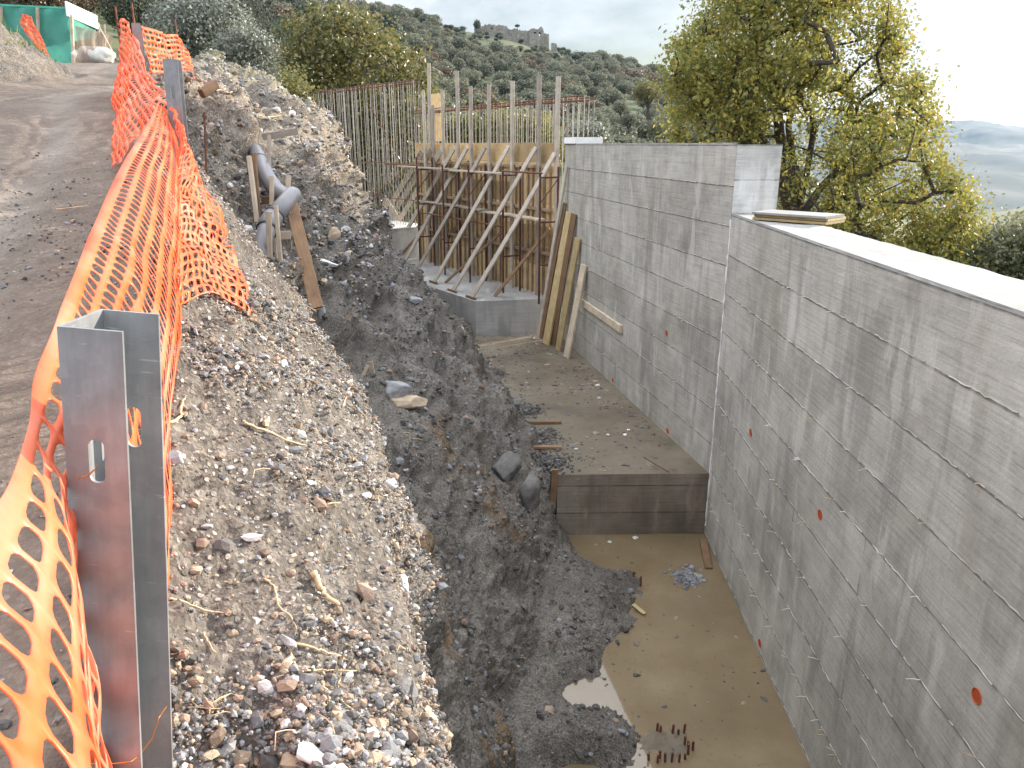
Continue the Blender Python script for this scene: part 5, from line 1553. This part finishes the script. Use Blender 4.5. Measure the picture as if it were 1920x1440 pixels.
envelope_tree('oak_tree', 'large yellow green tree with many dark stems behind the low wall', 'tree', big_poly, 15.7, 2.1, 820, tuple(tb), stems, .27, 'lf_yellow', .086, 84, .165, -.26, 3, 1.0, (1425, 1548, 215, 425))
bush_poly = [(498, 200), (500, 130), (530, 62), (575, 22), (625, 10), (668, 38), (725, 66), (775, 105), (806, 165), (815, 300), (800, 420), (680, 430), (600, 330), (545, 240)]
bb = at(660, 400, 38); bb.z = -3.6
stems = [[tuple(at(650, 330, 38)), tuple(at(610, 200, 37.5)), tuple(at(590, 120, 37))], [tuple(at(665, 330, 38)), tuple(at(680, 200, 38.5)), tuple(at(665, 110, 39))], [tuple(at(690, 340, 38)), tuple(at(735, 250, 38)), tuple(at(750, 180, 38))]]
envelope_tree('broadleaf_tree', 'broad olive green tree behind the tall rebar curtain', 'tree', bush_poly, 38, 3.2, 800, tuple(bb), stems, .30, 'lf_bush', .215, 46, .34, -.30, 5, .35)
sil_poly = [(408, 130), (404, 95), (425, 70), (455, 52), (485, 62), (510, 90), (512, 140), (500, 165), (430, 160)]
sb = at(460, 165, 27); sb.z = .4
envelope_tree('olive_tree', 'pale silver olive bush on the bank beyond the second post', 'tree', sil_poly, 27, 1.0, 190, tuple(sb), [[tuple(at(455, 130, 27))], [tuple(at(475, 120, 27.3))]], .10, 'lf_silver', .11, 55, .16, -.5, 8, 1.2)
pol = [(1795, 520), (1800, 460), (1835, 425), (1880, 418), (1940, 412), (1990, 430), (1990, 560)]
ob = at(1890, 520, 17); ob.z = -4.2
envelope_tree('olive_tree', 'pale green shrub behind the right end of the low wall', 'shrub', pol, 17, 1.3, 190, tuple(ob), [[tuple(at(1870, 490, 17))], [tuple(at(1900, 470, 17.3))]], .09, 'lf_shrub', .10, 60, .17, -.5, 9, 1.2)
spr = [(1062, 262), (1075, 245), (1100, 236), (1125, 240), (1140, 262)]
ob = at(1105, 262, 24); ob.z = -5
envelope_tree('olive_tree', 'small silvery olive top showing over the far end of the wall', 'tree', spr, 24, .8, 60, tuple(ob), [[tuple(at(1105, 262, 24))]], .07, 'lf_silver', .10, 55, .14, -.6, 10, 1.2)
# undergrowth behind the bars and on the bank edge
for (pl, Yc, n, mt_, lf, lb, sd_) in (
    ([(470, 190), (470, 150), (520, 140), (560, 150), (575, 195)], 31, 110, 'lf_bush', .15, 'low green shrub at the edge of the cut left of the rebar curtain', 21),
    ([(690, 420), (700, 330), (760, 300), (830, 330), (840, 420)], 42, 130, 'lf_bush', .22, 'dark green shrub low behind the formwork', 22),
    ([(820, 270), (830, 215), (900, 225), (960, 215), (1040, 225), (1060, 262), (1060, 300), (820, 300)], 44, 220, 'lf_bush', .22, 'row of green scrub behind the rebar above the formwork', 23)):
    c_ = at(sum(p[0] for p in pl) / len(pl), max(p[1] for p in pl), Yc)
    envelope_tree('shrub', lb, 'shrub', pl, Yc, 1.5, n, tuple(c_), [[tuple(c_ + Vector((0, 0, .4)))]], .08, mt_, lf, 42, .32, -.5, sd_, .6)

# ---- distant trees: a few crowns, copied
def crown_proto(kind, leafm, seed, n=1500, blobs=9, shape=(1, 1, .85), leaf=.115):
    r = np.random.default_rng(seed)
    C, Nn_ = [], []
    for _ in range(blobs):
        d = r.normal(size=3); d /= np.linalg.norm(d); d[2] = abs(d[2]) * .8 - .15
        c = d * r.uniform(.2, .58) * np.array(shape); rad = r.uniform(.30, .50)
        m_ = n // blobs
        q = r.normal(size=(m_, 3)); q /= np.linalg.norm(q, axis=1, keepdims=True)
        C.append(c + q * rad * r.uniform(.72, 1.08, (m_, 1)) * np.array(shape)); Nn_.append(q)
    C, Q = np.concatenate(C), np.concatenate(Nn_)
    C[:, 2] += .95
    V, Fq = leaf_cloud(C, leaf, Q * 1.2 + np.array([0, 0, .35]), .75, .8, r)
    T = MB(); T.tube([(0, 0, -.3), (.03, .02, .25), (.0, .0, .6)], [.09, .075, .05], 6)
    for k_ in range(4):
        a = k_ * 1.6 + r.uniform(0, 1); T.tube([(0, 0, .35), (.28 * math.cos(a), .28 * math.sin(a), .8), (.45 * math.cos(a), .45 * math.sin(a), 1.1)], [.05, .035, .015], 5)
    Vt, Ft = np.array(T.v), [f for f in T.f if len(f) == 4]
    V2 = np.concatenate([V, Vt]); F2 = np.concatenate([Fq, np.array(Ft) + len(V)])
    return V2, F2, np.r_[np.zeros(len(Fq), int), np.ones(len(Ft), int)], leafm
protos = {}
def proto_mesh(kind, leafm, seed, **kw):
    V2, F2, mi, lm = crown_proto(kind, leafm, seed, **kw)
    o = np_mesh(kind, V2, F2, [M[lm], M['bark']], smooth=False, mat_idx=mi)
    me = o.data; bpy.data.objects.remove(o); return me
OL = [proto_mesh('olive_tree', 'lf_olive', 100 + i) for i in range(5)]
DK = [proto_mesh('evergreen_tree', 'lf_dark', 120 + i, n=2200, leaf=.10) for i in range(3)]
BR = [proto_mesh('russet_tree', 'lf_brown', 140 + i, n=1700, leaf=.11) for i in range(3)]
GD = [proto_mesh('golden_tree', 'lf_gold', 160 + i, n=8000, blobs=12, leaf=.05) for i in range(2)]
SV = [proto_mesh('silver_tree', 'lf_silver', 180 + i, n=1700, leaf=.11) for i in range(2)]
NR_ = {'DK': [proto_mesh('evergreen_tree', 'lf_dark', 220 + i, n=11000, blobs=13, leaf=.042) for i in range(2)], 'BR': [proto_mesh('russet_tree', 'lf_brown', 240 + i, n=9000, blobs=12, leaf=.045) for i in range(2)], 'OL': [proto_mesh('olive_tree', 'lf_olive', 260, n=9000, blobs=12, leaf=.045)], 'SV': [proto_mesh('silver_tree', 'lf_silver', 280, n=9000, blobs=12, leaf=.045)]}
def nr(lst, key, Y): return random.choice(NR_[key] if Y < 105 else lst)
def far_tree(me, name, x, Y, s, label, group, hz=1.0, cat_='tree', zoff=0):
    o = bpy.data.objects.new(name, me); COL.objects.link(o)
    o.location = (x, Y, land(x, Y) - .38 * s * hz); o.scale = (s, s, s * hz); o.rotation_euler = (0, 0, random.uniform(0, 6.28))
    return tag(o, label, cat_, group)
LO = 'grey green olive tree on the hillside below the ruined castle'
placed = []
def clear(x, Y, d):
    for (a, b_, c_) in placed:
        if (a - x) ** 2 + (b_ - Y) ** 2 < (d * .5 + c_ * .5) ** 2: return False
    return True
hillpos = []; tries = 0
while len(hillpos) < 640 and tries < 14000:
    tries += 1
    Y = math.sqrt(random.uniform(88 ** 2, 335 ** 2)); a = random.uniform(-.21, .40 if Y < 200 else .33)
    x = a * Y
    if not clear(x, Y, 5.4): continue
    if Y > 285 and -.085 < a < .085: continue
    if vnoise(np.array([[x * .035, Y * .035, 3.]]))[0] > .60: continue
    placed.append((x, Y, 5.2)); hillpos.append((x, Y))
hillpos.sort(key=lambda q: q[1])
nol = 0; rest = []
for (x, Y) in hillpos:
    s = random.uniform(2.7, 4.0) * (.55 if Y > 255 and abs(x / Y) < .09 else 1); k_ = random.random()
    if k_ < .76:
        if nol < 285: nol += 1; far_tree(random.choice(OL), 'olive_tree', x, Y, s, LO, 'olive trees on the castle hill', .92)
        else: rest.append((x, Y, s))
    elif k_ < .89: far_tree(random.choice(BR), 'bare_tree', x, Y, s * .9, 'brownish thin tree among the olives of the castle hill', 'brownish trees on the castle hill', .95)
    else: far_tree(random.choice(DK), 'evergreen_tree', x, Y, s * .85, 'dark green bush among the olives of the castle hill', 'dark bushes on the castle hill', .8)
if rest:
    VV, FF, MI, b0 = [], [], [], 0
    gv = {}
    for me in OL:
        v_ = np.zeros(len(me.vertices) * 3, np.float32); me.vertices.foreach_get('co', v_)
        f_ = np.zeros(len(me.polygons) * 4, np.int32); me.polygons.foreach_get('vertices', f_)
        m_ = np.zeros(len(me.polygons), np.int32); me.polygons.foreach_get('material_index', m_)
        gv[me.name] = (v_.reshape(-1, 3), f_.reshape(-1, 4), m_)
    for (x, Y, s) in rest:
        v_, f_, m_ = gv[random.choice(OL).name]; an = random.uniform(0, 6.28); c_, s_ = math.cos(an), math.sin(an)
        w_ = v_ @ np.array([[c_, s_, 0], [-s_, c_, 0], [0, 0, .92]]) * s + np.array([x, Y, land(x, Y) - .35 * s])
        VV.append(w_); FF.append(f_ + b0); MI.append(m_); b0 += len(w_)
    tag(np_mesh('olive_grove', np.concatenate(VV), np.concatenate(FF), [M['lf_olive'], M['bark']], smooth=False, mat_idx=np.concatenate(MI)), 'more grey green olive trees, smaller and higher up the castle hill', 'olive grove', kind='stuff')
# woods on the left hillside
nw = 0; tries = 0
while nw < 300 and tries < 9000:
    tries += 1
    Y = math.sqrt(random.uniform(46 ** 2, 270 ** 2)); a = random.uniform(-.80, -.185)
    if Y < 62 and a > -.36: continue
    x = a * Y
    if not clear(x, Y, 4.9): continue
    placed.append((x, Y, 4.9)); nw += 1; s = random.uniform(3.0, 4.9); k_ = random.random()
    if k_ < .34: far_tree(nr(DK, 'DK', Y), 'evergreen_tree', x, Y, s, 'dark evergreen tree in the wood on the left hillside', 'dark trees of the left hillside', 1.0)
    elif k_ < .66: far_tree(nr(BR, 'BR', Y), 'russet_tree', x, Y, s, 'russet brown tree in the wood on the left hillside', 'russet trees of the left hillside', 1.0)
    elif k_ < .86: far_tree(nr(OL, 'OL', Y), 'olive_tree', x, Y, s, 'grey green olive tree in the wood on the left hillside', 'olive trees of the left hillside', .95)
    else: far_tree(nr(SV, 'SV', Y), 'silver_tree', x, Y, s, 'pale silvery tree in the wood on the left hillside', 'silvery trees of the left hillside', .95)
def named(me, name, px, ytop, Y, wpx, label, cat_='tree', k_=1.0):
    """stand a crown on the land so that its top and width come out as seen"""
    top = at(px, ytop, Y); w = wpx / FPX * Y * 1.02
    s = w / 1.75
    o = bpy.data.objects.new(name, me); COL.objects.link(o)
    o.scale = (s, s, s * k_); o.location = (top.x, top.y, top.z - 1.80 * s * k_); o.rotation_euler = (0, 0, random.uniform(0, 6))
    return tag(o, label, cat_)
named(GD[0], 'golden_tree', 368, 10, 72, 84, 'round golden green tree on the left hillside above the nets')
named(NR_['DK'][0], 'evergreen_tree', 462, 16, 80, 66, 'dark round tree right of the golden one')
named(NR_['DK'][1], 'evergreen_tree', 330, 45, 60, 80, 'dark tree below and left of the golden one')
named(NR_['DK'][0], 'evergreen_tree', 385, 62, 50, 90, 'dark green tree between the golden one and the silver bush')
named(NR_['BR'][0], 'russet_tree', 235, 20, 75, 90, 'russet tree behind the rods of the farther net')
named(DK[1], 'evergreen_tree', 726, 10, 215, 46, 'dark pointed tree on the skyline left of the castle', k_=1.25)
named(BR[1], 'russet_tree', 645, -5, 150, 50, 'thin brownish tree on the skyline above the broadleaf tree', k_=1.1)
named(GD[1], 'golden_tree', 943, 182, 75, 30, 'small golden bush behind the rebar above the formwork', 'bush')
named(GD[0], 'golden_tree', 1218, 140, 130, 62, 'golden brown tree low on the hill left of the big tree')
named(DK[0], 'evergreen_tree', 1085, 88, 285, 36, 'dark tree on the skyline right of the castle')
named(BR[2], 'russet_tree', 1185, 110, 250, 80, 'brown tree on the skyline near the big tree')
named(BR[1], 'russet_tree', 1145, 108, 262, 60, 'second brown tree on the skyline right of the castle')
named(DK[2], 'evergreen_tree', 970, 43, 301, 9, 'tiny lone tree standing on the castle ruin')
for i, (px, yt, Y, w) in enumerate([(1180, 205, 100, 40), (1235, 215, 95, 45), (1165, 180, 120, 38), (1280, 190, 115, 50), (1120, 200, 110, 36)]):
    named(OL[i % 5], 'olive_tree', px, yt, Y, w, ['olive tree low on the hill just over the far wall end', 'olive tree low on the hill beside the big tree', 'grey olive tree above the far end of the wall', 'olive tree partly behind the left side of the big tree', 'olive tree right above the white foam block'][i])
# valley trees on the right
for i in range(26):
    Y = random.uniform(60, 230); a = random.uniform(.44, .78); x = a * Y
    if clear(x, Y, 6): placed.append((x, Y, 6)); far_tree(random.choice(OL + DK), 'valley_tree', x, Y, random.uniform(1.6, 2.6), 'grey green tree in the valley beyond the low wall', 'trees in the valley', .8)

# ================================================================== CASTLE RUIN
def cpx(px, py, Y=300): return at(px, py, Y)
cr0 = cpx(965, 90, 300)
t = empty('castle_ruin', cr0); tag(t, 'ruined stone castle with broken walls on top of the olive hill', 'ruin')
def ruin_wall(pts_top, ybase, Y, th, name, wins=()):
    """a jagged wall: columns of masonry between successive top points, with openings left out"""
    b = MB()
    for (x0, y0), (x1, y1) in zip(pts_top[:-1], pts_top[1:]):
        if x1 - x0 < .5: continue
        n = max(1, int((x1 - x0) / 2.0))
        for i in range(n):
            u0, u1 = i / n, (i+1) / n
            xa, xb = x0 + (x1-x0) * u0, x0 + (x1-x0) * u1; yt = y0 + (y1-y0) * (u0+u1) / 2 + random.uniform(-1.6, 1.2)
            spans = [(yt, ybase + 16)]
            for (wx, wy, ww, wh) in wins:
                if xa < wx + ww / 2 and xb > wx - ww / 2: spans = [(yt, wy - wh / 2), (wy + wh / 2, ybase + 16)]
            for (ya, yb) in spans:
                if yb <= ya: continue
                p, q = cpx(xa, ya, Y), cpx(xb, yb, Y)
                b.box(((p.x + q.x) / 2, Y + random.uniform(-.1, .1) + th / 2, (p.z + q.z) / 2), (abs(q.x - p.x) + .02, th, abs(p.z - q.z)))
    o = b.build(name, M['ruin'], t); wall_uv(o); return o
ruin_wall([(889, 40), (892, 36), (898, 37), (902, 44), (905, 60)], 66, 299, 4, 'tower')
ruin_wall([(903, 50), (912, 46), (930, 47), (948, 48), (953, 52)], 80, 300, 5, 'main_wall', ((922, 54, 3, 4),))
ruin_wall([(953, 55), (965, 54), (980, 58), (995, 57)], 84, 301, 4, 'curtain_wall')
ruin_wall([(993, 55), (1000, 53), (1008, 56), (1014, 49), (1018, 54), (1019, 62)], 84, 299, 5, 'keep_wall', ((1003, 62, 3, 4), (1012, 64, 3, 7)))
ruin_wall([(1018, 64), (1027, 63), (1029, 66)], 86, 300, 5, 'end_tower', ())
ruin_wall([(920, 66), (940, 67), (958, 69)], 84, 296, 2, 'lower_wall')
ruin_wall([(1034, 82), (1042, 80), (1044, 90)], 106, 292, 3, 'outer_wall')
named(DK[0], 'evergreen_tree', 894, 34, 298, 13, 'ivy covered clump on the left tower of the ruin', 'ivy', 1.7)
for i in range(9):
    px = 900 + i * 15; named(random.choice(OL + DK), 'hill_bush', px, 74 + i * 1.6 + random.uniform(-2, 3), 290, 24, 'bush at the foot of the castle ruin', 'bush')['group'] = 'bushes at the foot of the ruin'

for i in range(90):
    Y = random.uniform(258, 297); x = Y * random.uniform(-.10, .115)
    far_tree(random.choice(OL + DK + DK), 'hill_bush', x, Y, random.uniform(.9, 1.9), 'small bush on the grassy slope right under the ruin', 'small bushes under the ruin', .9, 'bush')
# ================================================================== SHED BY THE ROAD
t = empty('site_shed', at(60, 118, 31)); tag(t, 'turquoise shade cloth shed with a white roof edge beside the road', 'shed')
def drape(name, px_quads, Y, mt_, parent, nx=24, ny=12, wob=.05):
    (a, b_, c_, d_) = [at(px, py, Y + dy) for px, py, dy in px_quads]
    V = []
    for j in range(ny + 1):
        for i in range(nx + 1):
            u, v = i / nx, j / ny
            p = a.lerp(b_, u).lerp(d_.lerp(c_, u), v)
            p.y += wob * math.sin(u * 21 + 2 * math.sin(v * 5)) + random.uniform(-.2, .2) * wob
            V.append(p[:])
    ii = np.arange(len(V)).reshape(ny + 1, nx + 1)
    Fq = np.stack([ii[:-1, :-1], ii[:-1, 1:], ii[1:, 1:], ii[1:, :-1]], -1).reshape(-1, 4)
    return np_mesh(name, V, Fq, [M[mt_]], parent=parent)
drape('front_cloth', [(-30, 10, 0), (131, 18, 0), (133, 120, 0), (-30, 112, 0)], 31, 'green_net', t)
drape('side_cloth', [(131, 20, 0), (183, 46, 2.5), (183, 70, 2.5), (133, 78, 0)], 31, 'green_net', t, 10, 6)
pa, pc = at(124, 16, 30.8), at(182, 42, 33.3); b = MB(); b.beam(pa, pc, .5, .05, (0, .3, 1), 1); b.build('roof_edge', M['white'], t)
b = MB(); p0, p1, p2, p3 = at(-30, 9, 31), at(131, 17, 31), at(184, 43, 34), at(60, 30, 36)
b.add([p0, p1, p2, p3], [(0, 1, 2, 3)]); b.add([p + Vector((0, 0, .06)) for p in (p0, p1, p2, p3)], [(0, 1, 2, 3)]); b.build('roof', M['green_net'], t)
for (px, y0, y1, Y) in ((134, 28, 120, 30.9), (183, 42, 100, 33.4), (2, 12, 112, 30.9), (70, 14, 116, 30.9)):
    a, c = at(px, y0, Y), at(px + 4, y1, Y); b = MB(); b.tube([c, a], .06, 8); b.build('shed_post', M['wood_pale'], t)
t2 = empty('windbreak', at(170, 125, 29)); tag(t2, 'brown shade cloth windbreak right of the turquoise shed', 'windbreak')
drape('brown_cloth', [(140, 48, 0), (210, 66, 1), (214, 128, 1), (142, 118, 0)], 29.5, 'brown_net', t2, 20, 8, .08)
for px in (186, 196):
    a, c = at(px, 45, 30.3), at(px + 2, 124, 30.3); b = MB(); b.tube([c, a], .03, 6); b.build('windbreak_post', M['wood_pale'], t2)
p = at(176, 106, 30.3); b = MB()
bm = bmesh.new(); bmesh.ops.create_icosphere(bm, subdivisions=3, radius=1)
for v in bm.verts: v.co = Vector((v.co.x * .75, v.co.y * .5, v.co.z * .36)) * (1 + .08 * math.sin(v.co.x * 7 + v.co.z * 5))
b.add([v.co + p for v in bm.verts], [[v.index for v in f.verts] for f in bm.faces]); bm.free()
tag(b.build('bulk_sack', M['litter'], smooth=True), 'cream sack lying behind the brown windbreak', 'sack')
a, c = at(172, 24, 30.5), at(212, 98, 29); b = MB(); b.tube([c, a], .02, 6); tag(b.build('slanting_pole', M['wood_pale']), 'thin pole slanting in front of the brown windbreak', 'pole')
for i, (px, py, w, lb) in enumerate(((355, 128, 11, 'grey wrapped bundle behind the bank crest, left of two'), (378, 130, 13, 'grey wrapped bundle behind the bank crest, right of two'))):
    p = at(px, py, 19); s = w / FPX * 19
    boulder(p, s, 'st_grey', lb, 70 + i, (1.2, 1, .8), 0, 'wrapped_bundle')['category'] = 'bundle'
# pale apron of the yard in front of the shed
pa = [at(100, 130, 30.0), at(140, 121, 30.5), at(230, 132, 28), at(230, 142, 24), at(120, 142, 24)]
b = MB(); b.add(pa, [tuple(range(5))]); tag(b.build('yard_apron', M['conc_top']), kind='structure')
# grass tufts on the left bank
b = MB()
mk = (segf > .6) & (segf < 2.6) & (Yf > 7) & (Yf < 18)
for q in pick(mk, 1500, area * np.clip(.4 + n_mid.ravel(), 0, 1)):
    p = Vector(flat[q])
    for k_ in range(3):
        d = Vector((random.gauss(0, .05), random.gauss(0, .05), random.uniform(.05, .16)))
        s_ = Vector((random.uniform(-.008, .008), random.uniform(-.008, .008), 0)) 
        b.add([p - s_, p + s_, p + d], [(0, 1, 2)])
M['grass'] = simple('yellow green grass', (0.17, 0.19, 0.04), 0.7, 0, .4, 2)
tag(b.build('grass', M['grass']), kind='stuff')

# ================================================================== HAZE
hm = bpy.data.materials.new('haze'); hm.use_nodes = True
ht = hm.node_tree; ht.nodes.clear()
ho = ht.nodes.new('ShaderNodeOutputMaterial'); hv = ht.nodes.new('ShaderNodeVolumePrincipled')
hv.inputs['Color'].default_value = (.42, .67, 1.0, 1); hv.inputs['Density'].default_value = 0.000065; hv.inputs['Anisotropy'].default_value = 0.3
ht.links.new(hv.outputs[0], ho.inputs['Volume'])
b = MB(); b.box((300, 2200, 10), (13000, 4800, 330)); hz = b.build('haze', hm); tag(hz, kind='stuff')
